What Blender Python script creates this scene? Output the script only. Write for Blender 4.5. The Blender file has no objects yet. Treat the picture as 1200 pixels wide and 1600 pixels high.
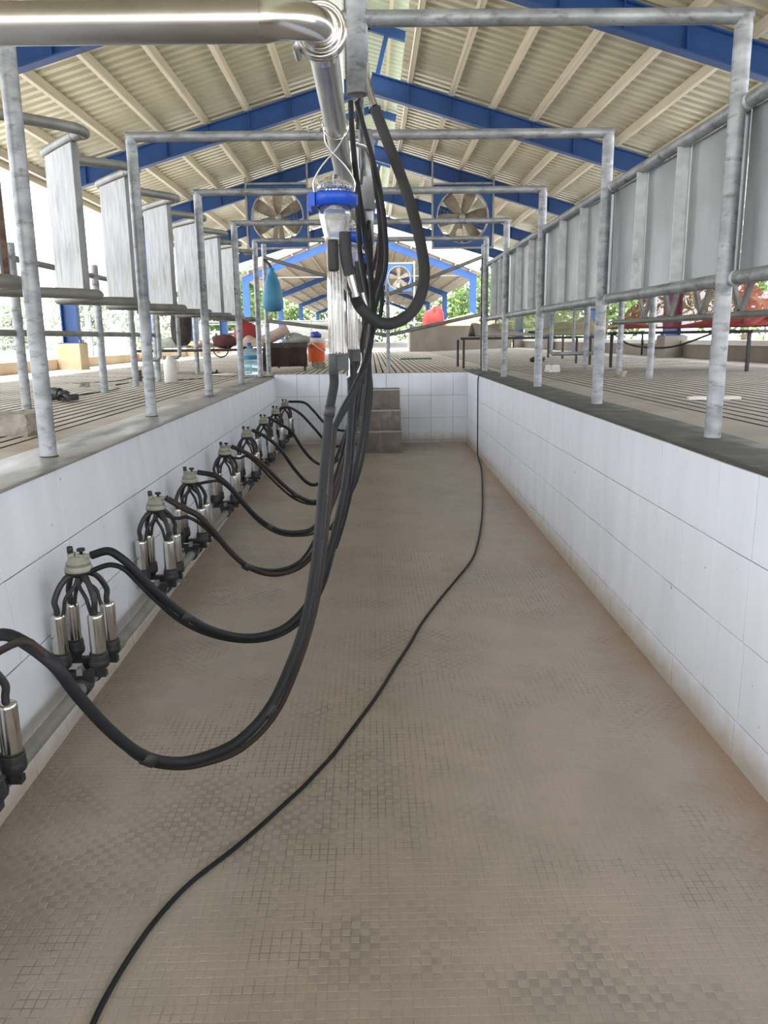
import bpy, math, random
from mathutils import Vector, Matrix
random.seed(7)
S = bpy.context.scene
C = bpy.context.collection
PI = math.pi
# ------------------------------------------------------------------ camera
cam = bpy.data.cameras.new('camera'); camo = bpy.data.objects.new('camera', cam); C.objects.link(camo)
cam.sensor_fit = 'VERTICAL'; cam.sensor_height = 36.0; cam.lens = 36.0*1240/1600
cam.clip_start = .05; cam.clip_end = 500
AX = [[0.999786, -0.015706, 0.013487], [-0.01654, -0.214231, 0.976643], [-0.01245, -0.976657, -0.214445]]
camo.matrix_world = Matrix((
    (AX[0][0], -AX[0][1], -AX[0][2], 0.0),
    (AX[1][0], -AX[1][1], -AX[1][2], 0.0),
    (AX[2][0], -AX[2][1], -AX[2][2], 0.48),
    (0, 0, 0, 1)))
S.camera = camo
# ------------------------------------------------------------------ light
W = bpy.data.worlds.new('sky'); S.world = W; W.use_nodes = True
wn = W.node_tree; wn.nodes.clear()
bg = wn.nodes.new('ShaderNodeBackground'); wo = wn.nodes.new('ShaderNodeOutputWorld')
bg.inputs[0].default_value = (0.93, 0.965, 1.0, 1); bg.inputs[1].default_value = 3.4
wn.links.new(bg.outputs[0], wo.inputs[0])
sl = bpy.data.lights.new('sun', 'SUN'); sl.energy = 4.5; sl.angle = math.radians(6); sl.color = (1, .95, .86)
so = bpy.data.objects.new('sun', sl); C.objects.link(so); so.rotation_euler = (math.radians(8), math.radians(-20), 0); so.location = (-12, 5, 20)
S.view_settings.view_transform = 'Standard'; S.view_settings.look = 'None'
S.view_settings.gamma = 1; S.view_settings.use_curve_mapping = False
S.view_settings.exposure = 0.55
S.cycles.max_bounces = 10; S.cycles.diffuse_bounces = 6; S.cycles.glossy_bounces = 5
S.cycles.transmission_bounces = 8; S.cycles.transparent_max_bounces = 10
# ------------------------------------------------------------------ materials
def nd(t, typ, **kw):
    n = t.nodes.new(typ)
    for k, v in kw.items(): setattr(n, k, v)
    return n
def mat(name, c1, c2=None, scale=6, rough=.6, metal=0.0, bump=0.0, bscale=40, detail=4, stretch=(1,1,1), lo=.35, hi=.65, c3=None, s3=1.5, l3=.55, h3=.7, rvar=0.0, trans=0.0, ior=1.45, spec=None, alpha=None):
    m = bpy.data.materials.new(name); m.use_nodes = True; t = m.node_tree
    b = t.nodes['Principled BSDF']
    b.inputs['Roughness'].default_value = rough; b.inputs['Metallic'].default_value = metal
    b.inputs['Base Color'].default_value = (*c1, 1)
    if trans: b.inputs['Transmission Weight'].default_value = trans; b.inputs['IOR'].default_value = ior
    if spec is not None: b.inputs['Specular IOR Level'].default_value = spec
    if alpha is not None: b.inputs['Alpha'].default_value = alpha
    g = nd(t, 'ShaderNodeNewGeometry'); mp = nd(t, 'ShaderNodeMapping'); mp.inputs['Scale'].default_value = stretch
    t.links.new(g.outputs['Position'], mp.inputs['Vector'])
    col = None
    if c2 is not None:
        n = nd(t, 'ShaderNodeTexNoise'); n.inputs['Scale'].default_value = scale; n.inputs['Detail'].default_value = detail
        t.links.new(mp.outputs[0], n.inputs['Vector'])
        r = nd(t, 'ShaderNodeMapRange'); r.inputs[1].default_value = lo; r.inputs[2].default_value = hi
        t.links.new(n.outputs['Fac'], r.inputs[0])
        mx = nd(t, 'ShaderNodeMix', data_type='RGBA'); mx.inputs[6].default_value = (*c1, 1); mx.inputs[7].default_value = (*c2, 1)
        t.links.new(r.outputs[0], mx.inputs[0]); col = mx.outputs[2]
        if rvar:
            rr = nd(t, 'ShaderNodeMapRange'); rr.inputs[3].default_value = max(.02, rough-rvar); rr.inputs[4].default_value = min(1, rough+rvar)
            t.links.new(r.outputs[0], rr.inputs[0]); t.links.new(rr.outputs[0], b.inputs['Roughness'])
    if c3 is not None:
        n = nd(t, 'ShaderNodeTexNoise'); n.inputs['Scale'].default_value = s3; n.inputs['Detail'].default_value = 5; n.inputs['Roughness'].default_value = .6
        t.links.new(mp.outputs[0], n.inputs['Vector'])
        r = nd(t, 'ShaderNodeMapRange'); r.inputs[1].default_value = l3; r.inputs[2].default_value = h3
        t.links.new(n.outputs['Fac'], r.inputs[0])
        mx = nd(t, 'ShaderNodeMix', data_type='RGBA'); mx.inputs[7].default_value = (*c3, 1)
        if col: t.links.new(col, mx.inputs[6])
        else: mx.inputs[6].default_value = (*c1, 1)
        t.links.new(r.outputs[0], mx.inputs[0]); col = mx.outputs[2]
    if col: t.links.new(col, b.inputs['Base Color'])
    if bump:
        n = nd(t, 'ShaderNodeTexNoise'); n.inputs['Scale'].default_value = bscale; n.inputs['Detail'].default_value = 4
        t.links.new(mp.outputs[0], n.inputs['Vector'])
        bp = nd(t, 'ShaderNodeBump'); bp.inputs['Strength'].default_value = bump; bp.inputs['Distance'].default_value = .01
        t.links.new(n.outputs['Fac'], bp.inputs['Height']); t.links.new(bp.outputs[0], b.inputs['Normal'])
    m['base'] = 1
    return m
M = {}
M['galv'] = mat('galvanised_pipe', (.25,.26,.275), (.40,.415,.44), 7, .48, .45, .15, 60, stretch=(1,1,2.2), c3=(.13,.13,.13), s3=11, l3=.54, h3=.72)
M['galv_dark'] = mat('weathered_galvanised_pipe', (.22,.22,.215), (.31,.31,.30), 8, .5, .4, .1, 60)
M['galv_paint'] = mat('zinc_painted_sheet', (.21,.215,.22), (.30,.305,.31), 14, .45, .2, .25, 35, stretch=(1.5,1.5,.35), c3=(.075,.075,.075), s3=9, l3=.58, h3=.74)
M['sheet'] = mat('galvanised_sheet', (.30,.32,.33), (.40,.42,.43), 5, .38, .5, .06, 12, stretch=(1,1,.5), c3=(.60,.62,.63), s3=2.2, l3=.55, h3=.8)
M['bar'] = mat('zinc_flat_bar', (.62,.63,.64), (.78,.79,.80), 16, .45, .35, .1, 30, c3=(.42,.42,.42), s3=7, l3=.6, h3=.75)
M['rust'] = mat('rusty_edge', (.10,.04,.028), (.22,.15,.12), 22, .7, .2, .2, 50)
M['steel'] = mat('stainless_steel', (.60,.59,.58), (.66,.65,.64), 3, .2, 1.0)
M['steel_dull'] = mat('dull_stainless_steel', (.50,.49,.475), (.58,.57,.55), 8, .3, 1.0)
M['shell'] = mat('polished_steel_shell', (.60,.58,.55), (.68,.66,.63), 12, .2, 1.0)
M['rubber'] = mat('black_rubber', (.018,.018,.020), (.032,.032,.036), 6, .48, 0, .05, 120)
M['hose'] = mat('dusty_black_hose', (.011,.012,.015), (.018,.019,.024), 4, .55, spec=.3)
M['hose_brown'] = mat('brown_black_hose', (.022,.015,.014), (.036,.026,.024), 4, .55, spec=.3)
M['foam'] = mat('matte_foam_sleeve', (.022,.022,.025), (.034,.034,.038), 5, .75, 0, .1, 150)
M['claw'] = mat('cloudy_claw_plastic', (.25,.25,.195), (.34,.335,.275), 14, .35, 0)
M['greyplastic'] = mat('dark_grey_plastic', (.028,.032,.035), (.045,.05,.054), 8, .45)
M['pvc'] = mat('dusty_grey_pipe', (.17,.165,.152), (.23,.222,.205), 7, .55)
M['clear'] = mat('clear_plastic', (.97,.965,.96), None, rough=.12, trans=.92, ior=1.38)
M['clear_lid'] = mat('clear_lid_plastic', (.93,.95,.97), None, rough=.05, trans=.95, ior=1.4)
M['bluep'] = mat('bright_blue_plastic', (.004,.075,.56), None, rough=.35)
M['blue'] = mat('blue_steel_paint', (.009,.054,.20), (.012,.066,.235), 3, .45)
M['blue_out'] = mat('lighter_blue_paint', (.02,.078,.28), (.024,.092,.32), 3, .5)  # a lighter blue than the portal frames
M['cream'] = mat('cream_purlin_paint', (.56,.50,.385), (.66,.59,.46), 3, .5, stretch=(3,.3,3))
M['fanblade'] = mat('dusty_shaded_blade', (.17,.135,.10), (.30,.25,.19), 4, .6)  # cream blades browned: dust and shade share this one colour
M['wire'] = mat('grey_wire', (.35,.34,.32), None, rough=.5, metal=.5)
M['cement'] = mat('wet_cement_kerb', (.038,.038,.036), (.068,.067,.064), 5, .7, 0, .3, 25, rvar=.2, c3=(.13,.127,.12), s3=2.0, l3=.58, h3=.75)
M['cement_l'] = mat('trowelled_cement_kerb', (.20,.192,.18), (.30,.288,.27), 4, .5, 0, .3, 20, rvar=.15, stretch=(1,.4,1), c3=(.10,.098,.095), s3=3.5, l3=.52, h3=.68)
M['deck'] = mat('grooved_deck_concrete', (.42,.375,.315), (.52,.475,.41), 2.2, .8, 0, .25, 60, c3=(.34,.265,.19), s3=.9, l3=.52, h3=.72)
M['deck_r'] = mat('grey_grooved_concrete', (.28,.25,.22), (.355,.32,.285), 2.2, .8, 0, .25, 60, c3=(.27,.235,.20), s3=.9, l3=.55, h3=.75)
M['groove'] = mat('dirty_groove', (.085,.062,.045), (.12,.09,.068), 5, .9)
M['grout'] = mat('tile_grout', (.22,.21,.20), (.16,.145,.13), 6, .9)
M['ground'] = mat('pale_yard_concrete', (.60,.58,.55), (.52,.50,.47), .8, .9)
M['kerb'] = mat('ochre_kerb_plaster', (.50,.37,.23), (.58,.45,.30), 3, .85, 0, .1, 30)
M['roof'] = mat('cream_roof_sheet', (.52,.495,.36), (.57,.54,.40), .6, .3, .2)
M['roof_dim'] = mat('shaded_shed_sheet', (.30,.25,.18), (.34,.285,.21), .6, .6)  # cream sheet darkened to tan: sunless underside painted into the colour
M['skylight'] = mat('pale_translucent_sheet', (.55,.62,.56), (.60,.66,.60), 1, .5)
M['step'] = mat('brown_step_tile', (.15,.128,.112), (.21,.182,.16), 5, .75, 0, .15, 30, c3=(.30,.27,.245), s3=6, l3=.58, h3=.75)
M['stepj'] = mat('step_mortar', (.42,.38,.34), None, rough=.9)
M['rough'] = mat('rough_concrete', (.25,.225,.19), (.36,.325,.28), 20, .9, 0, .6, 40)
M['trough'] = mat('plastered_trough', (.215,.185,.155), (.27,.235,.20), 2, .9)
M['black'] = mat('black_iron', (.02,.02,.02), (.035,.03,.028), 6, .55)
M['blackpl'] = mat('black_plastic', (.015,.015,.016), None, rough=.4)
M['white'] = mat('white_plastic', (.72,.71,.68), (.62,.60,.56), 5, .45)
M['tag'] = mat('white_tag', (.85,.85,.85), None, rough=.5)
M['orange'] = mat('orange_plastic', (.78,.13,.035), None, rough=.4)
M['blue_cup'] = mat('blue_cloth', (.06,.07,.42), None, rough=.6)
M['waterblue'] = mat('blue_tinted_bottle', (.55,.78,.92), None, rough=.12, trans=.75, ior=1.2)
M['bag_blue'] = mat('blue_bag_cloth', (.04,.20,.36), (.07,.28,.46), 6, .6)
M['brown'] = mat('brown_blanket', (.085,.055,.048), (.115,.075,.065), 14, .95, stretch=(4,4,.4))
M['grey_cl'] = mat('grey_blanket', (.38,.39,.36), (.24,.25,.23), 9, .95)
M['pink_cl'] = mat('dusty_pink_bedding', (.46,.34,.28), (.56,.44,.37), 7, .95)
M['olive'] = mat('olive_blanket', (.20,.18,.12), (.28,.255,.18), 6, .95)
M['greybed'] = mat('grey_bedding', (.26,.235,.215), (.33,.30,.275), 7, .95)
M['red'] = mat('red_blanket', (.24,.05,.048), (.31,.08,.072), 6, .95, spec=.1)
M['rednet'] = mat('red_net', (.36,.085,.08), None, rough=.9, alpha=.6, spec=.05)
M['olivenet'] = mat('olive_net', (.30,.30,.17), None, rough=.8, alpha=.45)
M['maroon'] = mat('maroon_bag', (.10,.03,.035), (.14,.05,.05), 9, .8)
M['redbag'] = mat('red_bag', (.33,.035,.035), None, rough=.7)
M['darkbag'] = mat('dark_backpack', (.045,.038,.036), (.07,.06,.055), 12, .85)
M['green'] = mat('green_rod', (.02,.16,.06), None, rough=.5)
M['leaf'] = mat('tree_leaf', (.06,.13,.025), (.16,.25,.06), 1.2, .6, lo=.3, hi=.7)
M['leaf2'] = mat('pale_tree_leaf', (.11,.18,.045), (.24,.32,.11), 1.2, .6, lo=.3, hi=.7)
M['leaf3'] = mat('hazed_leaf', (.26,.30,.22), (.36,.40,.30), 1.2, .7)  # haze and glare of the left yard put into the leaf colour
M['bark'] = mat('bark', (.13,.10,.075), (.19,.15,.11), 9, .9)
M['whitewall'] = mat('white_painted_wall', (.75,.74,.72), (.68,.67,.65), 1, .9)
M['straw'] = mat('tan_straw', (.50,.38,.22), (.6,.47,.28), 5, .9)

def tile_mat():
    m = bpy.data.materials.new('white_wall_tile'); m.use_nodes = True; t = m.node_tree; b = t.nodes['Principled BSDF']
    b.inputs['Roughness'].default_value = .32
    g = nd(t,'ShaderNodeNewGeometry'); sp = nd(t,'ShaderNodeSeparateXYZ'); t.links.new(g.outputs['Position'], sp.inputs[0])
    # haze of cement dust on the glaze
    mp = nd(t,'ShaderNodeMapping'); mp.inputs['Scale'].default_value = (1.5,1.5,.25); t.links.new(g.outputs['Position'], mp.inputs['Vector'])
    n = nd(t,'ShaderNodeTexNoise'); n.inputs['Scale'].default_value = 3.5; n.inputs['Detail'].default_value = 5; t.links.new(mp.outputs[0], n.inputs['Vector'])
    r = nd(t,'ShaderNodeMapRange'); r.inputs[1].default_value = .35; r.inputs[2].default_value = .7; t.links.new(n.outputs['Fac'], r.inputs[0])
    mx = nd(t,'ShaderNodeMix', data_type='RGBA'); mx.inputs[6].default_value = (.77,.795,.875,1); mx.inputs[7].default_value = (.69,.715,.79,1)
    t.links.new(r.outputs[0], mx.inputs[0])
    # splashed dirt along the foot of the wall, following the sloped floor
    fz = nd(t,'ShaderNodeMath', operation='MULTIPLY_ADD'); fz.inputs[1].default_value = -.0134; fz.inputs[2].default_value = 1.127
    t.links.new(sp.outputs[1], fz.inputs[0])
    hh = nd(t,'ShaderNodeMath', operation='ADD'); t.links.new(fz.outputs[0], hh.inputs[0]); t.links.new(sp.outputs[2], hh.inputs[1])
    n2 = nd(t,'ShaderNodeTexNoise'); n2.inputs['Scale'].default_value = 9; n2.inputs['Detail'].default_value = 6; t.links.new(g.outputs['Position'], n2.inputs['Vector'])
    a = nd(t,'ShaderNodeMath', operation='MULTIPLY_ADD'); a.inputs[1].default_value = -.16; t.links.new(n2.outputs['Fac'], a.inputs[0]); t.links.new(hh.outputs[0], a.inputs[2])
    r2 = nd(t,'ShaderNodeMapRange'); r2.inputs[1].default_value = -.06; r2.inputs[2].default_value = .085; r2.inputs[3].default_value = .9; r2.inputs[4].default_value = 0
    t.links.new(a.outputs[0], r2.inputs[0])
    mx2 = nd(t,'ShaderNodeMix', data_type='RGBA'); mx2.inputs[7].default_value = (.44,.38,.31,1)
    t.links.new(mx.outputs[2], mx2.inputs[6]); t.links.new(r2.outputs[0], mx2.inputs[0])
    # small chips
    n3 = nd(t,'ShaderNodeTexNoise'); n3.inputs['Scale'].default_value = 26; n3.inputs['Detail'].default_value = 2; t.links.new(g.outputs['Position'], n3.inputs['Vector'])
    r3 = nd(t,'ShaderNodeMapRange'); r3.inputs[1].default_value = .755; r3.inputs[2].default_value = .785; t.links.new(n3.outputs['Fac'], r3.inputs[0])
    mx3 = nd(t,'ShaderNodeMix', data_type='RGBA'); mx3.inputs[7].default_value = (.30,.28,.26,1)
    t.links.new(mx2.outputs[2], mx3.inputs[6]); t.links.new(r3.outputs[0], mx3.inputs[0])
    t.links.new(mx3.outputs[2], b.inputs['Base Color'])
    return m
M['tile'] = tile_mat()
PITCH = .0265
def floor_mat():
    m = bpy.data.materials.new('dusty_checker_floor_tile'); m.use_nodes = True; t = m.node_tree; b = t.nodes['Principled BSDF']
    b.inputs['Roughness'].default_value = .7
    g = nd(t,'ShaderNodeNewGeometry'); sp = nd(t,'ShaderNodeSeparateXYZ'); t.links.new(g.outputs['Position'], sp.inputs[0])
    def noise(s, d=4, ro=.55):
        n = nd(t,'ShaderNodeTexNoise'); n.inputs['Scale'].default_value = s; n.inputs['Detail'].default_value = d; n.inputs['Roughness'].default_value = ro
        t.links.new(g.outputs['Position'], n.inputs['Vector']); return n.outputs['Fac']
    def rng(src, a, bb, c=0, d=1):
        r = nd(t,'ShaderNodeMapRange'); r.inputs[1].default_value = a; r.inputs[2].default_value = bb; r.inputs[3].default_value = c; r.inputs[4].default_value = d
        t.links.new(src, r.inputs[0]); return r.outputs[0]
    def mix(fac, A, B):
        mx = nd(t,'ShaderNodeMix', data_type='RGBA')
        t.links.new(fac, mx.inputs[0])
        for i, v in ((6,A),(7,B)):
            if isinstance(v, tuple): mx.inputs[i].default_value = (*v,1)
            else: t.links.new(v, mx.inputs[i])
        return mx.outputs[2]
    def mul(x, y):
        q = nd(t,'ShaderNodeMath', operation='MULTIPLY')
        for i, v in ((0,x),(1,y)):
            if isinstance(v, (int,float)): q.inputs[i].default_value = v
            else: t.links.new(v, q.inputs[i])
        return q.outputs[0]
    base = mix(rng(noise(.9,5), .35, .65), (.45,.385,.343), (.41,.365,.34))
    base = mix(rng(noise(3.3,6,.65), .40, .72), base, (.37,.325,.29))
    # checker of smooth little squares, half buried in dust
    ck = nd(t,'ShaderNodeTexChecker'); ck.inputs['Scale'].default_value = 1/PITCH
    ck.inputs['Color1'].default_value = (1,1,1,1); ck.inputs['Color2'].default_value = (0,0,0,1)
    mp = nd(t,'ShaderNodeMapping'); mp.inputs['Scale'].default_value = (1,1,0); mp.inputs['Location'].default_value = (0.0001,0.0001,.001)
    t.links.new(g.outputs['Position'], mp.inputs['Vector']); t.links.new(mp.outputs[0], ck.inputs['Vector'])
    dust = rng(noise(1.6,5,.6), .50, .64)
    fine = rng(noise(11,3), .3, .6)
    base = mix(mul(mul(ck.outputs['Fac'], mul(dust, fine)), .75), base, (.255,.235,.22))
    # joints between the squares: dirt collects in patches
    def tri(o):
        q = nd(t,'ShaderNodeMath', operation='MULTIPLY'); q.inputs[1].default_value = 1/PITCH; t.links.new(o, q.inputs[0])
        f = nd(t,'ShaderNodeMath', operation='FRACT'); t.links.new(q.outputs[0], f.inputs[0])
        s = nd(t,'ShaderNodeMath', operation='SUBTRACT'); s.inputs[1].default_value = .5; t.links.new(f.outputs[0], s.inputs[0])
        aa = nd(t,'ShaderNodeMath', operation='ABSOLUTE'); t.links.new(s.outputs[0], aa.inputs[0]); return aa.outputs[0]
    jx, jy = rng(tri(sp.outputs[0]), .42, .455), rng(tri(sp.outputs[1]), .42, .455)
    mxm = nd(t,'ShaderNodeMath', operation='MAXIMUM'); t.links.new(jx, mxm.inputs[0]); t.links.new(jy, mxm.inputs[1])
    jm = rng(noise(1.3,6,.65), .46, .60)
    jf = rng(noise(17,3), .42, .56)
    base = mix(mul(mul(mxm.outputs[0], mul(jm, jf)), .8), base, (.19,.155,.13))
    # rust-red silt along the right wall, damp stain along the left
    n5 = noise(2.5,5)
    ex = nd(t,'ShaderNodeMath', operation='MULTIPLY_ADD'); ex.inputs[1].default_value = .5; t.links.new(n5, ex.inputs[0]); t.links.new(sp.outputs[0], ex.inputs[2])
    base = mix(mul(rng(ex.outputs[0], 1.36, 1.62), .65), base, (.36,.22,.15))
    exl = nd(t,'ShaderNodeMath', operation='MULTIPLY_ADD'); exl.inputs[1].default_value = -.7; t.links.new(n5, exl.inputs[0]); t.links.new(sp.outputs[0], exl.inputs[2])
    base = mix(mul(rng(exl.outputs[0], -1.22, -1.58), .55), base, (.21,.15,.105))
    t.links.new(base, b.inputs['Base Color'])
    bp = nd(t,'ShaderNodeBump'); bp.inputs['Strength'].default_value = .25; bp.inputs['Distance'].default_value = .004
    t.links.new(noise(70,4), bp.inputs['Height']); t.links.new(bp.outputs[0], b.inputs['Normal'])
    return m
M['floor'] = floor_mat()
# ------------------------------------------------------------------ mesh helpers
class MB:
    def __init__(s): s.v = []; s.f = []; s.sm = []
    def add(s, vs, fs, smooth=False):
        o = len(s.v); s.v += [tuple(q) for q in vs]; s.f += [tuple(i+o for i in f) for f in fs]; s.sm += [smooth]*len(fs); return s
    def box(s, c, d, rz=0, rx=0, ry=0):
        h = Vector(d)/2; m = Matrix.Rotation(rz,3,'Z') @ Matrix.Rotation(ry,3,'Y') @ Matrix.Rotation(rx,3,'X'); c = Vector(c)
        vs = [c + m @ Vector((x*h.x,y*h.y,z*h.z)) for x in (-1,1) for y in (-1,1) for z in (-1,1)]
        return s.add(vs, [(0,1,3,2),(4,6,7,5),(0,4,5,1),(2,3,7,6),(0,2,6,4),(1,5,7,3)])
    def beam(s, p, q, w, h, up=(0,0,1)):
        p, q = Vector(p), Vector(q); d = (q-p).normalized(); u = Vector(up); r = d.cross(u).normalized(); u = r.cross(d)
        vs = [b + r*(x*w/2) + u*(z*h/2) for b in (p,q) for x in (-1,1) for z in (-1,1)]
        return s.add(vs, [(0,1,3,2),(4,6,7,5),(0,4,5,1),(2,3,7,6),(0,2,6,4),(1,5,7,3)])
    def tube(s, pts, r, n=10, cap=True, closed=False):
        P = [Vector(p) for p in pts]; k = len(P); rad = r if isinstance(r,(list,tuple)) else [r]*k
        T = []
        for i in range(k):
            a = P[i-1] if (i > 0 or closed) else P[i]; b = P[(i+1)%k] if (i < k-1 or closed) else P[i]
            d = b-a; T.append(d.normalized() if d.length > 1e-9 else Vector((0,0,1)))
        u = T[0].orthogonal().normalized(); vs = []; fs = []
        for i in range(k):
            if i: 
                u = u - T[i]*u.dot(T[i]); u = u.normalized() if u.length > 1e-6 else T[i].orthogonal().normalized()
            w = T[i].cross(u)
            vs += [P[i] + (u*math.cos(2*PI*j/n) + w*math.sin(2*PI*j/n))*rad[i] for j in range(n)]
        for i in range(k if closed else k-1):
            a, b = i*n, ((i+1)%k)*n
            fs += [(a+j, a+(j+1)%n, b+(j+1)%n, b+j) for j in range(n)]
        s.add(vs, fs, True)
        if cap and not closed:
            s.add(vs[:n], [tuple(reversed(range(n)))]); s.add(vs[-n:], [tuple(range(n))])
        return s
    def cyl(s, p, q, r, n=12): return s.tube([p,q], r, n)
    def lathe(s, prof, c=(0,0,0), n=20, axis='Z', closed=False):
        vs = []
        for r, z in prof:
            for j in range(n):
                a = 2*PI*j/n; x, y = r*math.cos(a), r*math.sin(a)
                p = {'Z':(x,y,z), 'Y':(x,z,y), 'X':(z,x,y)}[axis]
                vs.append((p[0]+c[0], p[1]+c[1], p[2]+c[2]))
        k = len(prof); fs = []
        for i in range(k if closed else k-1):
            a, b = i*n, ((i+1)%k)*n
            fs += [(a+j, a+(j+1)%n, b+(j+1)%n, b+j) for j in range(n)]
        s.add(vs, fs, True)
        if not closed:
            if prof[0][0] > 1e-5: s.add(vs[:n], [tuple(reversed(range(n)))])
            if prof[-1][0] > 1e-5: s.add(vs[-n:], [tuple(range(n))])
        return s
    def blob(s, c, d, rz=0, seed=0, n=12, m=8, rough=.12, power=1.0):
        rnd = random.Random(seed); vs = []; fs = []; R = Matrix.Rotation(rz,3,'Z')
        ph = [rnd.uniform(0,6.28) for _ in range(6)]
        for i in range(m+1):
            th = PI*i/m
            for j in range(n):
                a = 2*PI*j/n
                q = 1 + rough*(math.sin(3*a+ph[0]+2*th)*.6 + math.sin(2*a+ph[1]-3*th)*.5 + math.sin(5*th+ph[2]+a)*.4)
                def sp(v): return math.copysign(abs(v)**power, v)
                p = Vector((sp(math.sin(th))*sp(math.cos(a))*d[0]/2, sp(math.sin(th))*sp(math.sin(a))*d[1]/2, sp(math.cos(th))*d[2]/2))*q
                vs.append(Vector(c) + R @ p)
        for i in range(m):
            for j in range(n): fs.append((i*n+j, i*n+(j+1)%n, (i+1)*n+(j+1)%n, (i+1)*n+j))
        return s.add(vs, fs, True)
    def mesh(s, name, m, off=(0,0,0)):
        me = bpy.data.meshes.new(name); o = Vector(off)
        me.from_pydata([Vector(v)-o for v in s.v], [], s.f)
        me.polygons.foreach_set('use_smooth', s.sm); me.materials.append(m); me.update()
        return me
def smooth(pts, per=6):
    P = [Vector(p) for p in pts]; out = []
    for i in range(len(P)-1):
        a = P[i-1] if i else P[i]*2-P[i+1]; b, c = P[i], P[i+1]; d = P[i+2] if i+2 < len(P) else P[i+1]*2-P[i]
        for k in range(per):
            t = k/per
            out.append(.5*((2*b)+(-a+c)*t+(2*a-5*b+4*c-d)*t*t+(-a+3*b-3*c+d)*t**3))
    out.append(P[-1]); return out
BASE = {}
def tag(o, label=None, cat=None, group=None, kind=None):
    if label: o['label'] = label
    if cat: o['category'] = cat
    if group: o['group'] = group
    if kind: o['kind'] = kind
    return o
def thing(name, label, cat, loc=(0,0,0), group=None):
    o = bpy.data.objects.new(name, None); C.objects.link(o); o.location = loc; o.empty_display_size = .1
    BASE[o] = Vector(loc); return tag(o, label, cat, group)
def part(root, name, mb, m, label=None, kind=None):
    off = BASE[root]; o = bpy.data.objects.new(name, mb.mesh(name, m, off)); C.objects.link(o); o.parent = root; BASE[o] = off
    return tag(o, label, None, None, kind)
def piece(root, name, me, loc, rot=None):
    o = bpy.data.objects.new(name, me); C.objects.link(o); o.parent = root; o.location = Vector(loc)-BASE[root]
    if rot is not None: o.rotation_euler = rot
    BASE[o] = Vector(loc); return o
def solo(name, mb, m, label, cat, loc=(0,0,0), group=None):
    o = bpy.data.objects.new(name, mb.mesh(name, m, loc)); C.objects.link(o); o.location = loc; BASE[o] = Vector(loc)
    return tag(o, label, cat, group)
def struct(name, mb, m):
    o = bpy.data.objects.new(name, mb.mesh(name, m)); C.objects.link(o); BASE[o] = Vector((0,0,0)); o['kind'] = 'structure'; return o
def dup(root, loc, label, group=None):
    def rec(o, par):
        c = o.copy(); C.objects.link(c); c.parent = par
        for ch in list(o.children): rec(ch, c)
        return c
    r = rec(root, None); r.location = loc; r['label'] = label
    if group: r['group'] = group
    return r
def lin(a, b, t): return a+(b-a)*t
ORD = ['first','second','third','fourth','fifth','sixth','seventh','eighth','ninth','tenth']
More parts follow.
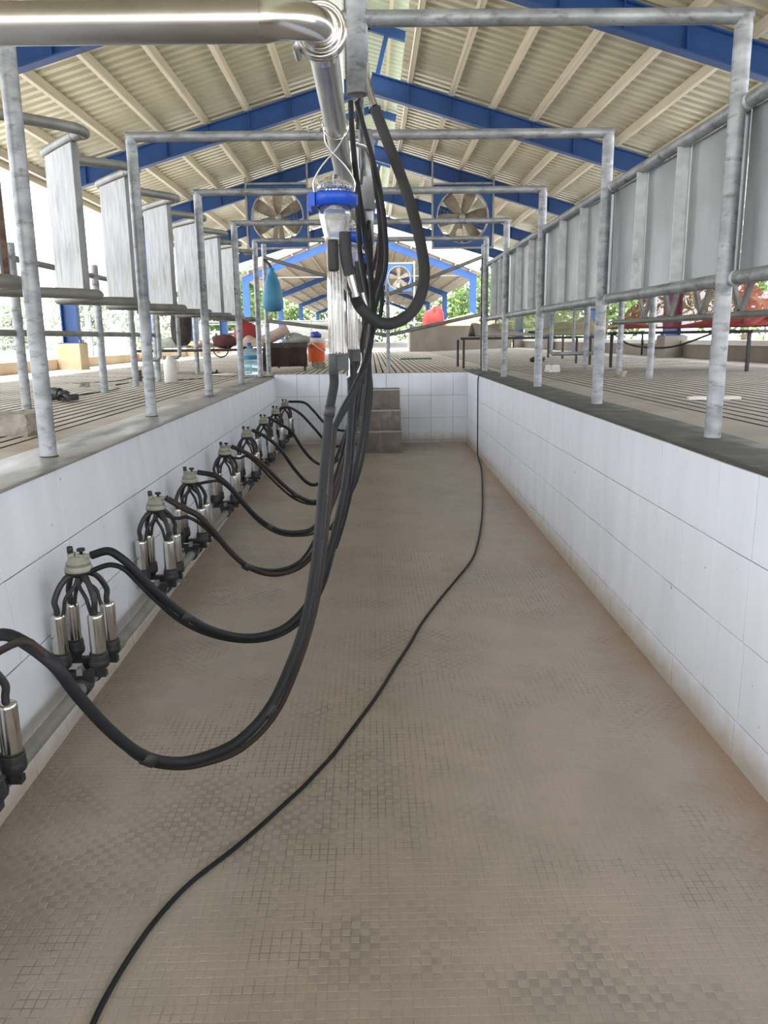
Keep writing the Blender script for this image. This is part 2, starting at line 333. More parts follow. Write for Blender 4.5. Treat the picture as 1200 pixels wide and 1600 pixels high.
HOSE={
 'c0':[(-0.992,2.0,-0.263),(-0.93,2.005,-0.295),(-0.877,2.023,-0.366),(-0.833,2.062,-0.478),(-0.782,2.118,-0.606),(-0.719,2.186,-0.728),(-0.649,2.245,-0.795),(-0.569,2.307,-0.821),(-0.461,2.396,-0.814),(-0.366,2.497,-0.748),(-0.3,2.604,-0.637),(-0.25,2.704,-0.509),(-0.222,2.793,-0.369),(-0.204,2.87,-0.219),(-0.189,2.932,-0.062),(-0.172,2.976,0.101),(-0.158,2.994,0.219),(-0.143,3.0,0.333)],
 'c0p':[(-0.998,2.0,-0.312),(-0.95,2.003,-0.299),(-0.902,2.012,-0.324),(-0.861,2.038,-0.404),(-0.82,2.089,-0.527),(-0.778,2.151,-0.647),(-0.724,2.224,-0.771),(-0.651,2.292,-0.838),(-0.573,2.362,-0.871),(-0.458,2.466,-0.876),(-0.357,2.583,-0.812),(-0.287,2.705,-0.693),(-0.234,2.817,-0.551),(-0.202,2.905,-0.404),(-0.182,2.976,-0.246),(-0.165,3.025,-0.079),(-0.155,3.045,0.042),(-0.143,3.05,0.146)],
 'c1':[(-1.1,3.04,-0.324),(-1.05,3.042,-0.328),(-1.007,3.048,-0.354),(-0.966,3.061,-0.401),(-0.926,3.082,-0.464),(-0.878,3.115,-0.538),(-0.796,3.18,-0.651),(-0.708,3.25,-0.742),(-0.6,3.33,-0.808),(-0.497,3.405,-0.83),(-0.403,3.48,-0.813),(-0.319,3.568,-0.746),(-0.261,3.658,-0.649),(-0.216,3.751,-0.531),(-0.17,3.863,-0.365),(-0.134,3.959,-0.188),(-0.115,4.034,-0.003),(-0.106,4.083,0.188),(-0.105,4.1,0.38)],
 'c1p':[(-1.12,3.04,-0.41),(-1.081,3.042,-0.393),(-1.037,3.047,-0.387),(-0.994,3.056,-0.409),(-0.951,3.077,-0.47),(-0.904,3.11,-0.547),(-0.82,3.182,-0.674),(-0.725,3.26,-0.766),(-0.61,3.351,-0.834),(-0.5,3.438,-0.864),(-0.399,3.521,-0.851),(-0.311,3.611,-0.793),(-0.244,3.718,-0.684),(-0.201,3.821,-0.551),(-0.15,3.933,-0.38),(-0.113,4.023,-0.199),(-0.094,4.087,-0.009),(-0.082,4.111,0.12),(-0.066,4.12,0.25)],
 'c2':[(-1.093,4.2,-0.388),(-1.029,4.203,-0.401),(-0.949,4.218,-0.451),(-0.875,4.254,-0.554),(-0.804,4.311,-0.68),(-0.713,4.383,-0.796),(-0.597,4.461,-0.86),(-0.474,4.545,-0.86),(-0.383,4.624,-0.805),(-0.309,4.737,-0.675),(-0.252,4.867,-0.502),(-0.179,5.007,-0.282),(-0.132,5.116,-0.05),(-0.104,5.183,0.191),(-0.109,5.2,0.373)],
 'c2p':[(-1.113,4.2,-0.477),(-1.067,4.202,-0.46),(-1.01,4.209,-0.455),(-0.946,4.225,-0.496),(-0.863,4.268,-0.595),(-0.787,4.329,-0.708),(-0.707,4.391,-0.791),(-0.597,4.467,-0.839),(-0.485,4.548,-0.837),(-0.402,4.627,-0.781),(-0.329,4.751,-0.646),(-0.272,4.893,-0.466),(-0.2,5.035,-0.253),(-0.144,5.149,-0.011),(-0.1,5.205,0.189),(-0.056,5.22,0.352)],
 'c3':[(-1.092,5.0,-0.345),(-1.009,5.006,-0.364),(-0.934,5.026,-0.427),(-0.847,5.082,-0.557),(-0.76,5.16,-0.688),(-0.647,5.253,-0.791),(-0.526,5.342,-0.829),(-0.421,5.425,-0.818),(-0.334,5.544,-0.707),(-0.254,5.703,-0.528),(-0.174,5.889,-0.272),(-0.119,6.008,-0.046),(-0.097,6.082,0.188),(-0.108,6.1,0.368)],
 'c3p':[(-1.104,5.0,-0.423),(-1.051,5.002,-0.404),(-0.983,5.012,-0.403),(-0.917,5.034,-0.462),(-0.841,5.087,-0.584),(-0.749,5.168,-0.72),(-0.639,5.255,-0.814),(-0.522,5.341,-0.851),(-0.408,5.428,-0.847),(-0.313,5.549,-0.737),(-0.227,5.72,-0.541),(-0.151,5.903,-0.284),(-0.096,6.027,-0.048),(-0.063,6.1,0.187),(-0.04,6.12,0.377)],
 'c4':[(-1.093,6.26,-0.378),(-0.999,6.266,-0.4),(-0.881,6.298,-0.494),(-0.743,6.381,-0.667),(-0.625,6.466,-0.792),(-0.501,6.547,-0.86),(-0.386,6.625,-0.828),(-0.289,6.76,-0.659),(-0.188,6.936,-0.406),(-0.129,7.079,-0.14),(-0.097,7.172,0.136),(-0.104,7.2,0.37)],
 'c4p':[(-1.108,6.26,-0.469),(-1.056,6.262,-0.44),(-0.996,6.269,-0.426),(-0.907,6.295,-0.509),(-0.783,6.366,-0.669),(-0.652,6.458,-0.812),(-0.512,6.547,-0.882),(-0.376,6.635,-0.858),(-0.268,6.775,-0.684),(-0.166,6.962,-0.41),(-0.107,7.101,-0.142),(-0.063,7.193,0.134),(-0.036,7.22,0.369)],
 'c5':[(-1.094,7.4,-0.398),(-0.989,7.407,-0.413),(-0.866,7.443,-0.534),(-0.749,7.529,-0.739),(-0.639,7.618,-0.887),(-0.55,7.67,-0.917),(-0.458,7.739,-0.854),(-0.351,7.878,-0.666),(-0.235,8.077,-0.356),(-0.132,8.244,0.019),(-0.1,8.3,0.366)],
 'c6':[(-1.086,8.6,-0.412),(-0.977,8.606,-0.428),(-0.872,8.628,-0.508),(-0.772,8.689,-0.693),(-0.656,8.765,-0.848),(-0.546,8.822,-0.902),(-0.391,8.905,-0.866),(-0.267,9.016,-0.708),(-0.176,9.203,-0.363),(-0.104,9.354,0.03),(-0.098,9.4,0.365)],
 'c7':[(-1.108,9.7,-0.326),(-1.0,9.704,-0.335),(-0.865,9.726,-0.417),(-0.718,9.78,-0.589),(-0.57,9.857,-0.775),(-0.415,9.921,-0.842),(-0.27,10.0,-0.716),(-0.169,10.131,-0.407),(-0.106,10.255,-0.013),(-0.091,10.3,0.362)],
 'c8':[(-1.036,10.75,-0.321),(-0.908,10.752,-0.358),(-0.783,10.759,-0.471),(-0.642,10.775,-0.639),(-0.489,10.792,-0.73),(-0.316,10.811,-0.726),(-0.198,10.842,-0.47),(-0.122,10.877,-0.128),(-0.079,10.9,0.363)],
 'loop':[(0.033,3.55,1.407),(0.043,3.549,1.377),(0.076,3.533,1.287),(0.119,3.493,1.173),(0.16,3.429,1.045),(0.19,3.357,0.924),(0.21,3.282,0.806),(0.214,3.225,0.717),(0.198,3.179,0.642),(0.164,3.14,0.581),(0.113,3.109,0.543),(0.059,3.086,0.531),(0.016,3.071,0.546),(-0.02,3.059,0.574),(-0.046,3.052,0.611),(-0.061,3.05,0.648)],
 'pa':[(-0.069,3.7,1.472),(-0.066,3.688,1.362),(-0.057,3.647,1.226),(-0.042,3.582,1.085),(-0.022,3.5,0.946),(-0.003,3.409,0.809),(0.008,3.316,0.676),(0.009,3.227,0.549),(-0.003,3.164,0.451),(-0.034,3.11,0.355),(-0.075,3.073,0.272),(-0.11,3.057,0.213),(-0.143,3.05,0.146)],
 'pb':[(-0.046,3.8,1.498),(-0.022,3.801,1.415),(0.01,3.807,1.306),(0.043,3.817,1.179),(0.067,3.831,1.044),(0.078,3.848,0.907),(0.074,3.864,0.794),(0.049,3.876,0.709),(0.024,3.889,0.622),(0.007,3.906,0.504),(-0.008,3.923,0.383),(-0.023,3.943,0.228),(-0.053,3.968,0.005),(-0.099,3.987,-0.226),(-0.15,3.997,-0.428),(-0.2,4.0,-0.585)],
 'pc':[(0.024,4.3,1.34),(0.038,4.295,1.236),(0.053,4.277,1.11),(0.057,4.244,0.951),(0.041,4.205,0.791),(0.006,4.173,0.664),(-0.028,4.146,0.538),(-0.047,4.127,0.41),(-0.059,4.12,0.282)],
 'pd':[(0.03,4.35,1.344),(0.051,4.352,1.215),(0.069,4.359,1.059),(0.071,4.369,0.9),(0.052,4.379,0.739),(0.019,4.388,0.607),(-0.01,4.395,0.473),(-0.034,4.399,0.337),(-0.05,4.4,0.234)],
 'pe':[(0.004,5.3,1.204),(-0.015,5.282,1.086),(-0.048,5.243,0.986),(-0.078,5.181,0.865),(-0.084,5.093,0.706),(-0.074,5.024,0.55),(-0.076,5.0,0.415)],
 'pf':[(0.059,5.2,0.865),(0.077,5.198,0.748),(0.067,5.191,0.63),(0.038,5.186,0.571),(0.004,5.177,0.472),(-0.011,5.158,0.312),(-0.001,5.138,0.151),(-0.02,5.116,-0.01),(-0.043,5.095,-0.172),(-0.092,5.071,-0.377),(-0.175,5.056,-0.562),(-0.283,5.05,-0.743)],
 'pg':[(-0.025,5.3,1.185),(-0.02,5.291,1.029),(-0.039,5.263,0.832),(-0.051,5.234,0.633),(-0.046,5.22,0.432)],
 'ph':[(-0.005,6.3,1.34),(0.015,6.278,1.131),(0.002,6.22,0.895),(-0.021,6.157,0.659),(-0.04,6.12,0.377)],
 'pi':[(0.045,4.5,1.361),(0.073,4.504,1.208),(0.085,4.516,1.047),(0.073,4.531,0.899),(0.036,4.548,0.749),(-0.002,4.567,0.578),(-0.023,4.584,0.402),(-0.037,4.595,0.223),(-0.059,4.6,0.04)],
 'pj':[(-0.052,3.5,1.072),(-0.043,3.479,0.943),(-0.037,3.423,0.81),(-0.015,3.344,0.678),(0.004,3.273,0.575),(-0.008,3.187,0.451),(-0.044,3.11,0.331),(-0.082,3.071,0.248),(-0.125,3.052,0.177),(-0.146,3.05,0.146)],
 'pk':[(0.054,4.9,1.307),(0.067,4.892,1.147),(0.049,4.872,0.985),(0.01,4.844,0.839),(-0.027,4.802,0.656),(-0.019,4.755,0.473),(-0.007,4.708,0.29),(-0.025,4.657,0.071),(-0.074,4.619,-0.148),(-0.143,4.6,-0.411)],
 'stub1':[(-0.005,3.6,1.489),(0.01,3.586,1.46),(0.033,3.55,1.402)],
 'stub2':[(-0.076,3.03,0.717),(-0.052,3.05,0.634)],
 'ubend':[(-0.069,4.1,1.378),(-0.044,4.114,1.39),(-0.017,4.156,1.39),(0.005,4.229,1.374),(0.023,4.3,1.328)],
 'cable':[(1.425,10.481,-0.987),(1.236,8.901,-1.008),(1.039,7.367,-1.028),(0.892,6.377,-1.042),(0.75,5.613,-1.052),(0.668,5.295,-1.056),(0.542,4.943,-1.061),(0.405,4.575,-1.066),(0.262,4.157,-1.071),(0.176,3.845,-1.075),(0.103,3.61,-1.079),(0.036,3.38,-1.082),(-0.022,3.193,-1.084),(-0.113,2.936,-1.088),(-0.17,2.777,-1.09),(-0.213,2.679,-1.091),(-0.264,2.568,-1.093),(-0.312,2.479,-1.094),(-0.366,2.379,-1.095),(-0.417,2.288,-1.096),(-0.465,2.21,-1.097),(-0.512,2.142,-1.098),(-0.556,2.075,-1.099),(-0.594,1.996,-1.1),(-0.635,1.878,-1.102),(-0.664,1.747,-1.104),(-0.677,1.658,-1.105),(-0.682,1.594,-1.106),(-0.681,1.493,-1.107),(-0.669,1.401,-1.108)],
}
# ------------------------------------------------------------------ the pit
X0 = .05; Y_END = 11.15; Y_NEAR = -3.0
fz = lambda y: -1.127 + .0134*y
dkL = lambda x: -.045 + max(0, -x-1.75)*.022
dkR = lambda x: max(0, x-1.75)*.029
XR = 1.337
lw = lambda d: (-1.342 + .082*d/1.05, -.045-d)        # battered left wall: d below its top edge
fl = struct('floor', MB().add([(-1.34,Y_NEAR,fz(Y_NEAR)),(XR+.03,Y_NEAR,fz(Y_NEAR)),(XR+.1,Y_END+.02,fz(Y_END)),(-1.34,Y_END+.02,fz(Y_END))],[(0,1,2,3)]), M['floor'])
st = MB(); rnd = random.Random(3); g = PITCH
for j in range(int(.75/g), int(6.2/g)):
    for i in range(int(-1.30/g), int(1.34/g)):
        hgt = .0009*rnd.uniform(.5,1.3)
        if rnd.random() < .04: continue
        e = .0022; x, y = i*g, j*g
        a = [(x+e,y+e),(x+g-e,y+e),(x+g-e,y+g-e),(x+e,y+g-e)]
        t_ = .0012; b_ = [(x+e+t_,y+e+t_),(x+g-e-t_,y+e+t_),(x+g-e-t_,y+g-e-t_),(x+e+t_,y+g-e-t_)]
        st.add([(p,q,fz(q)) for p,q in a]+[(p,q,fz(q)+hgt) for p,q in b_], [(4,5,6,7),(0,1,5,4),(1,2,6,5),(2,3,7,6),(3,0,4,7)])
part(fl, 'floor_stud', st, M['floor'], kind='stuff')

wr = struct('wall_right', MB().add([(XR+.012,Y_NEAR,.0),(XR+.012,Y_END,-.004),(XR+.012,Y_END,-1.05),(XR+.012,Y_NEAR,-1.2)],[(0,1,2,3)]), M['grout'])
wl = struct('wall_left', MB().add([(lw(0)[0]-.012,Y_NEAR,-.045),(lw(0)[0]-.012,Y_END,-.045),(lw(1.1)[0]-.012,Y_END,lw(1.1)[1]),(lw(1.15)[0]-.012,Y_NEAR,lw(1.15)[1])],[(0,3,2,1)]), M['grout'])
we = struct('wall_back', MB().add([(-1.36,Y_END+.012,0),(XR+.05,Y_END+.012,0),(XR+.05,Y_END+.012,-1.05),(-1.36,Y_END+.012,-1.05)],[(0,1,2,3)]), M['grout'])
wf = struct('wall_front', MB().box((0,Y_NEAR-.1,-.6),(2.8,.2,1.25)), M['whitewall'])
TW = .31; GAP = .0036
def tile_mesh(w, h, t=.01, c=.0011):
    mb = MB(); o = [(0,0),(w,0),(w,h),(0,h)]; i = [(c,c),(w-c,c),(w-c,h-c),(c,h-c)]
    mb.add([(0,a,b) for a,b in o]+[(t-c,a,b) for a,b in o]+[(t,a,b) for a,b in i], [(8,9,10,11)]+[(4+k,4+(k+1)%4,8+(k+1)%4,8+k) for k in range(4)]+[(k,(k+1)%4,4+(k+1)%4,4+k) for k in range(4)])
    return mb.mesh('wall_tile', M['tile'])
full = tile_mesh(TW-GAP, TW-GAP)
tr = random.Random(11)
def tiles(root, pos, rotz, tilt, x_to_world, length, ystart, floor_at, offs):
    # pos(y, d) gives the lower near corner of a tile whose top is d below the wall's edge
    for row in range(4):
        y = ystart + offs[row]
        while y < length:
            w = min(TW, length-y); d0 = row*TW
            depth = floor_at(y+w/2)
            if w > .03 and depth - d0 > .02:
                h = min(TW, depth-d0+.01)
                me = full if (h == TW and w == TW) else tile_mesh(w-GAP, h-GAP)
                piece(root, 'wall_tile', me, x_to_world(y, d0+h-GAP, tr.uniform(-.0010,.0010), w), (tr.uniform(-.0015,.0015), tilt+tr.uniform(-.002,.002), rotz+tr.uniform(-.002,.002)))
            y += TW
# the tile's own +x is its face, +y runs along the wall
tiles(wl, None, 0, -math.atan(.082/1.05), lambda y,d,j,w: (lw(d)[0]-.01+j, y, lw(d)[1]), Y_END, -.69, lambda y: -.045-fz(y), (0,.02,0,-.03))
tiles(wr, None, PI, 0, lambda y,d,j,w: (XR+.01+j, y+w-GAP, -.002-d), Y_END, -.72, lambda y: -.002-fz(y), (0,.01,.0,.02))
tiles(we, None, -PI/2, 0, lambda y,d,j,w: (y, Y_END+.01+j, -.002-d), XR+.02, -1.34, lambda y: -.002-fz(Y_END), (0,0,.0,.0))
# cement kerbs along the pit edge
def ribbon(xs, zs, y0, y1, n=1, jit=0, seed=0):
    mb = MB(); r = random.Random(seed); vs = []
    for k in range(n+1):
        y = lin(y0, y1, k/n)
        for x, z in zip(xs, zs): vs.append((x + r.uniform(-jit,jit), y, z + r.uniform(-jit,jit)*.3))
    m = len(xs)
    return mb.add(vs, [(k*m+i, k*m+i+1, (k+1)*m+i+1, (k+1)*m+i) for k in range(n) for i in range(m-1)], True)
struct('trim_right', ribbon((XR+.007, XR+.010, XR+.05, XR+.25, 1.70, 1.73), (-.03,.003,.007,.010,.010,-.03), Y_NEAR, Y_END+.9, 90, .0022, 1), M['cement'])
struct('trim_left', ribbon((-1.71,-1.68,-1.55,-1.40,-1.342,-1.328,-1.330,-1.345), (-.08,-.037,-.035,-.036,-.037,-.041,-.047,-.050), Y_NEAR, Y_END+.8, 90, .0018, 2), M['cement_l'])
# ------------------------------------------------------------------ grooved decks
def deck(name, x0, x1, zf, y0, y1, pitch, gw, m, cuts):
    ys = [y0]+cuts+[y1]; mb = MB(); gb = MB(); n = int(round((x1-x0)/pitch)); p = (x1-x0)/n; dp = .028
    for a, b in zip(ys, ys[1:]):
        b2 = b-.045 if b != y1 else b
        for k in range(n):
            xa = x0+k*p; xb = xa+p-gw; za, zb = zf(xa), zf(xb)
            mb.add([(xa,a,za),(xb,a,zb),(xb,b2,zb),(xa,b2,za),(xa-.003,a,za-dp),(xb+.003,a,zb-dp),(xb+.003,b2,zb-dp),(xa-.003,b2,za-dp)], [(0,1,2,3)])
            gb.add([(xa,a,za-.002),(xb,a,zb-.002),(xb,b2,zb-.002),(xa,b2,za-.002),(xa-.003,a,za-dp),(xb+.003,a,zb-dp),(xb+.003,b2,zb-dp),(xa-.003,b2,za-dp)], [(1,5,6,2),(4,0,3,7),(0,4,5,1),(3,2,6,7)])
    for xa, xb in ((x0, x1),):
        N = 24; xs = [lin(xa,xb,i/N) for i in range(N+1)]
        gb.add([(x,y,zf(x)-dp+.001) for y in (y0,y1) for x in xs], [(i,i+1,N+2+i,N+1+i) for i in range(N)])
    o = struct(name, mb, m); part(o, 'groove', gb, M['groove'], kind='stuff'); return o
cuts = [11.25+.95*k for k in range(19)]
deck('floor_left', -4.45, -1.87, dkL, -3, 29.5, .094, .026, M['deck'], cuts)
deck('floor_right', 1.95, 4.7, dkR, -3, 29.5, .098, .024, M['deck_r'], cuts)
dkM = lambda x: 0.0 if x > -1.0 else lin(0, dkL(-1.87), min(1, (-1.0-x)/.87))
deck('floor_middle', -1.87, 1.95, dkM, Y_END+.02, 29.5, .094, .022, M['deck'], cuts)
struct('floor_strip_left', ribbon((-1.87,-1.66),(dkL(-1.87),-.05), -3, Y_END+.03, 40, .004, 5), M['deck'])
struct('floor_strip_right', ribbon((1.68,1.95),(-.005,dkR(1.95)), -3, Y_END+.03, 40, .004, 6), M['deck_r'])
struct('floor_apron_left', MB().add([(-5.6,-3,dkL(-5.2)),(-4.45,-3,dkL(-4.45)),(-4.45,29.5,dkL(-4.45)),(-5.6,29.5,dkL(-5.2))],[(0,1,2,3)]), M['ground'])
struct('floor_apron_right', MB().add([(4.7,-3,dkR(4.7)),(5.6,-3,dkR(5.3)),(5.6,29.5,dkR(5.3)),(4.7,29.5,dkR(4.7))],[(0,1,2,3)]), M['deck_r'])
struct('floor_behind', MB().add([(-5.6,-9,0),(5.6,-9,0),(5.6,-3,0),(-5.6,-3,0)],[(0,1,2,3)]), M['deck'])
gd = MB()
for a in ((-90,-60,-5.6,130),(5.6,-60,90,130),(-5.6,29.5,5.6,130),(-5.6,-60,5.6,-9)):
    gd.add([(a[0],a[1],-.12),(a[2],a[1],-.12),(a[2],a[3],-.12),(a[0],a[3],-.12)],[(0,1,2,3)])
struct('ground', gd, M['ground'])
struct('kerb_left', MB().box((-5.32,13.2,.045),(.22,33,.30)), M['kerb'])
kr = struct('kerb_right', MB().box((5.35,13.2,.13),(.22,33,.36)), M['trough'])
part(kr, 'coping', MB().box((5.37,13.2,.345),(.34,33,.07)), M['whitewall'])
# ------------------------------------------------------------------ the roof
SL = .29; zl = lambda dx: 4.26 - SL*abs(dx)
YF = [4.27,9.0,13.7,18.4,23.15,27.9]
PX = [.61+.66*k for k in range(8)]
for k, Y in enumerate(YF):
    t = thing('portal_frame', f'blue steel portal frame with sloping rafters and columns on plinths, {ORD[k]} from the pit entrance', 'roof frame', (X0, Y, 0), 'blue portal frames of the milking shed')
    for s in (-1, 1):
        r = MB(); a = Vector((X0, Y, zl(0)+.15)); b = Vector((X0+s*5.06, Y, zl(5.06)+.15)); up = Vector((s*SL,0,1)).normalized()
        r.beam(a, b, .014, .28, up)
        for q in (-.14, .14): r.beam(a+up*q, b+up*q, .15, .018, up)
        ro = part(t, 'rafter', r, M['blue'])
        for dx in PX[:-1]:
            cx = X0+s*dx; z = zl(dx)
            cl = MB().box((cx+s*.04, Y, z+.35), (.012,.11,.13)).box((cx, Y, z+.15), (.012,.14,.27)); part(ro, 'cleat', cl, M['blue'])
        c = MB(); h0, h1 = .45, zl(5.0)+.28
        c.box((X0+s*5.05,Y,(h0+h1)/2),(.23,.014,h1-h0))
        for q in (-.12,.12): c.box((X0+s*5.05+q,Y,(h0+h1)/2),(.018,.17,h1-h0))
        c.box((X0+s*5.05,Y,h0+.008),(.38,.26,.016))
        co = part(t, 'column', c, M['blue'])
        bo = MB()
        for u in (-.15,.15):
            for w in (-.09,.09): bo.cyl((X0+s*5.05+u,Y+w,.45),(X0+s*5.05+u,Y+w,.51),.011,6)
        part(co, 'anchor_bolt', bo, M['galv'], kind='stuff')
        part(t, 'plinth', MB().box((X0+s*5.06,Y,.19),(.38,.40,.52)), M['kerb'] if s < 0 else M['trough'])
        mr = MB(); mz = lambda d: 5.16-.29*d
        mr.beam((X0,Y,mz(0)+.07),(X0+s*.80,Y,mz(.8)+.07),.08,.14,up); part(t,'monitor_rafter',mr,M['blue'])
        part(t,'monitor_strut',MB().beam((X0+s*.12,Y,zl(.12)+.29),(X0+s*.27,Y,mz(.27)),.07,.07,(0,1,0)),M['blue'])
def corr(sgn, da, db, zf, y0, y1, p, hgt):
    mb = MB(); vs = []; y = y0; prof = []
    while y < y1: prof += [(y,0),(y+p*.46,0),(y+p*.56,hgt),(y+p*.9,hgt)]; y += p
    n = len(prof)
    for d in (da, db): vs += [(X0+sgn*d, yy, zf(d)+hh) for yy, hh in prof]
    return mb.add(vs, [(i,i+1,n+i+1,n+i) if sgn > 0 else (i,n+i,n+i+1,i+1) for i in range(n-1)])
ce = None
rb = MB()
for s in (-1,1):
    c = corr(s, .50, 5.62, lambda d: zl(d)+.425, -8, 28.4, .21, .040); rb.add(c.v, c.f)
ce = struct('ceiling', rb, M['roof'])
mb_ = MB()
for s in (-1,1):
    c = corr(s, 0, .88, lambda d: 5.16-.29*d+.20, -8, 28.4, .21, .032); mb_.add(c.v, c.f)
part(ce, 'ridge_monitor_sheet', mb_, M['skylight'])
for s in (-1,1):
    for dx in PX + [5.42]:
        z = zl(dx)+.362; p = MB(); x = X0+s*dx; w = .062
        p.box((x,10.2,z),(.008,36.2,.12)); p.box((x+s*w/2,10.2,z+.056),(w,36.2,.008)); p.box((x+s*w/2,10.2,z-.056),(w,36.2,.008)); p.box((x+s*w,10.2,z-.045),(.006,36.2,.022))
        part(ce, 'purlin', p, M['cream'])
    p = MB().box((X0+s*.33,10.2,5.16-.29*.33+.165),(.05,36.2,.07)); part(ce,'purlin',p,M['cream'])
# ------------------------------------------------------------------ stall frames over the pit
YP = [3.65,5.58,7.6,9.55,11.2]
FX = 1.58
for k, Y in enumerate(YP):
    t = thing('stall_frame', f'galvanised pipe goalpost frame spanning the pit, {ORD[k]} from the camera', 'pipe frame', (0,Y,0), 'galvanised frames over the pit')
    zr = 1.772
    L = -1.49 if k == 0 else -1.535
    for x, z0 in ((L,-.05),(FX,-.01)):
        part(t, 'post', MB().cyl((x,Y,z0),(x,Y,zr-.0),.037,18), M['galv'])
        f = MB().lathe([(.050,z0-.005),(.047,z0+.010),(.042,z0+.018),(.038,z0+.020)],(x,Y,0),14); part(t,'mortar_collar',f,M['cement'])
    part(t, 'cross_rail', MB().tube([(L-.03,Y,zr),(FX+.03,Y,zr)],.032,16), M['galv'])
    cx, zb, r = [(-.04,1.483,.049),(-.004,1.31,.048),(.0,1.31,.046),(.0,1.31,.046),(.0,1.31,.046)][k]
    zt = 2.35 if k == 0 else 1.80
    hp = MB(); n = 24; prof = [(r,zb),(r,zt),(r-.001,zt+.002),(0,zt+.002)]
    hp.lathe([(r-.005,zt-.01),(r-.005,zb),(r,zb),(r,zt),(0,zt)],(cx,Y,0),n); part(t,'drop_post',hp,M['sheet'] if k else M['galv'])
    w = .046 if k == 0 else .034
    sx = cx-r-w/2-.006
    sq = MB().box((sx-w/2+.002,Y,(zb+zt)/2),(.004,w,zt-zb)).box((sx+w/2-.002,Y,(zb+zt)/2),(.004,w,zt-zb)).box((sx,Y-w/2+.002,(zb+zt)/2),(w-.008,.004,zt-zb)).box((sx,Y+w/2-.002,(zb+zt)/2),(w-.008,.004,zt-zb))
    part(t,'square_tube',sq,M['bar'])
# ------------------------------------------------------------------ solid fence on the right
t = thing('splash_fence', 'galvanised rail fence filled with grey sheet panels along the right pit edge', 'fence', (1.6,3.6,0))
RX = 1.615; zt, zb = 1.437, .718
for nm, z in (('top_rail',zt),('bottom_rail',zb)):
    part(t, nm, MB().tube([(RX,.9,z),(RX,11.9,z)],.031,14), M['galv'])
ys = [1.75]+YP
for a, b in zip(ys, ys[1:]):
    w = (b-a)/3
    for q in range(3):
        y0, y1 = a+q*w, a+(q+1)*w
        p = MB(); N = 6; vs = []
        for i in range(N+1):
            y = lin(y0+.004,y1-.004,i/N); o = .006*math.sin(PI*i/N)*tr.uniform(.5,1.2)
            vs += [(RX+.028+o,y,zb+.02),(RX+.028+o*1.4,y,(zt+zb)/2),(RX+.028+o,y,zt-.02)]
        n = len(vs); vs += [(x+.003,y,z) for x,y,z in vs]
        fs = []
        for i in range(N):
            for j in range(2):
                q0 = i*3+j; fs += [(q0,q0+3,q0+4,q0+1),(n+q0,n+q0+1,n+q0+4,n+q0+3)]
        for j in range(2): fs += [(j,j+1,n+j+1,n+j),(N*3+j,n+N*3+j,n+N*3+j+1,N*3+j+1)]
        p.add(vs, fs, True); part(t,'sheet_panel',p,M['sheet'])
    for q in (1,2):
        y = a+q*w + tr.uniform(-.03,.03)
        part(t,'flat_bar',MB().box((RX-.004,y,(zt+zb)/2+.005),(.062,.006,zt-zb-.062)).box((RX+.024,y+.024,(zt+zb)/2+.005),(.006,.042,zt-zb-.062)),M['bar'])
for Y in YP:   # weld patches are part of the rails' look
    for z in (zt, zb):
        part(t,'weld_sleeve',MB().tube([(RX,Y-.055,z),(RX,Y-.03,z),(RX,Y+.03,z),(RX,Y+.055,z)],[.0315,.036,.036,.0315],12),M['bar'])
# ------------------------------------------------------------------ zigzag rump rail on the left
t = thing('rump_rail', 'zigzag galvanised rump rail with upright white sheet panels along the left pit edge', 'rail', (-1.7,4,0))
yb = [2.68,3.78,4.86,5.88,7.05,8.16,9.32,10.33,11.3]
for nm, z, ph in (('top_rail',1.635,0),('bottom_rail',.748,0)):
    pts = []
    for i, y in enumerate(yb):
        nxt = yb[i+1] if i+1 < len(yb) else y+1.05
        pts += [(-1.655,y-.13,z),(-1.605,y-.03,z),(-1.615,y+.05,z),(-1.70,y+.10,z)]
        if i+1 < len(yb): pts += [(-1.98,y+.45,z),(-2.03,y+.54,z),(-2.005,y+.62,z),(-1.93,y+.68,z)]
    pts = [(-1.98,1.9,z)]+pts
    part(t, nm, MB().tube(smooth(pts,6),.030,12), M['galv_dark'])
for i, y in enumerate(yb[:-1]):
    a = Vector((-1.685,y+.085,0)); b = Vector((-1.985,y+.46,0)); d = (b-a).normalized(); nrm = Vector((-d.y,d.x,0)); nrm = nrm if nrm.y < 0 else -nrm
    L = (b-a).length; p = MB(); w2 = .018
    zs = (.735,1.60); N = 5
    # a folded sheet: front skin, returned edges
    prof = [(0,w2*2.2),(0,0)]+[(L*j/N, -.004*math.sin(PI*j/N)) for j in range(1,N)]+[(L,0),(L,w2*2.2)]
    vs = []
    for z in (zs[0],1.0,1.3,zs[1]):
        for u, o in prof: q = a+d*u-nrm*(o-.024); vs.append((q.x,q.y,z))
    m = len(prof); fs = [(r_*m+c,r_*m+c+1,(r_+1)*m+c+1,(r_+1)*m+c) for r_ in range(3) for c in range(m-1)]
    p.add(vs,fs); 
    q0 = a-nrm*.016; q1 = b-nrm*.016; mid = (q0+q1)/2
    p.box((mid.x,mid.y,1.165),(L-.01,.006,.85),math.atan2(d.y,d.x))
    part(t,'splash_panel',p,M['galv_paint'], 'white painted panel with rust-brown edge' if i == 1 else None)
    # zinc-painted length of rail that caps the panel
    e = [(a.x,a.y,1.635),(b.x,b.y,1.635)]
    part(t,'rail_cap',MB().tube(e,.0315,12),M['galv_paint'])
    if i == 1:
        r1 = a-d*.004; part(t,'rusty_strip',MB().beam((r1.x+nrm.x*.0,r1.y,.74),(r1.x,r1.y,1.60),.012,.022,(nrm.x,nrm.y,0)),M['rust'],'rust-stained edge strip')
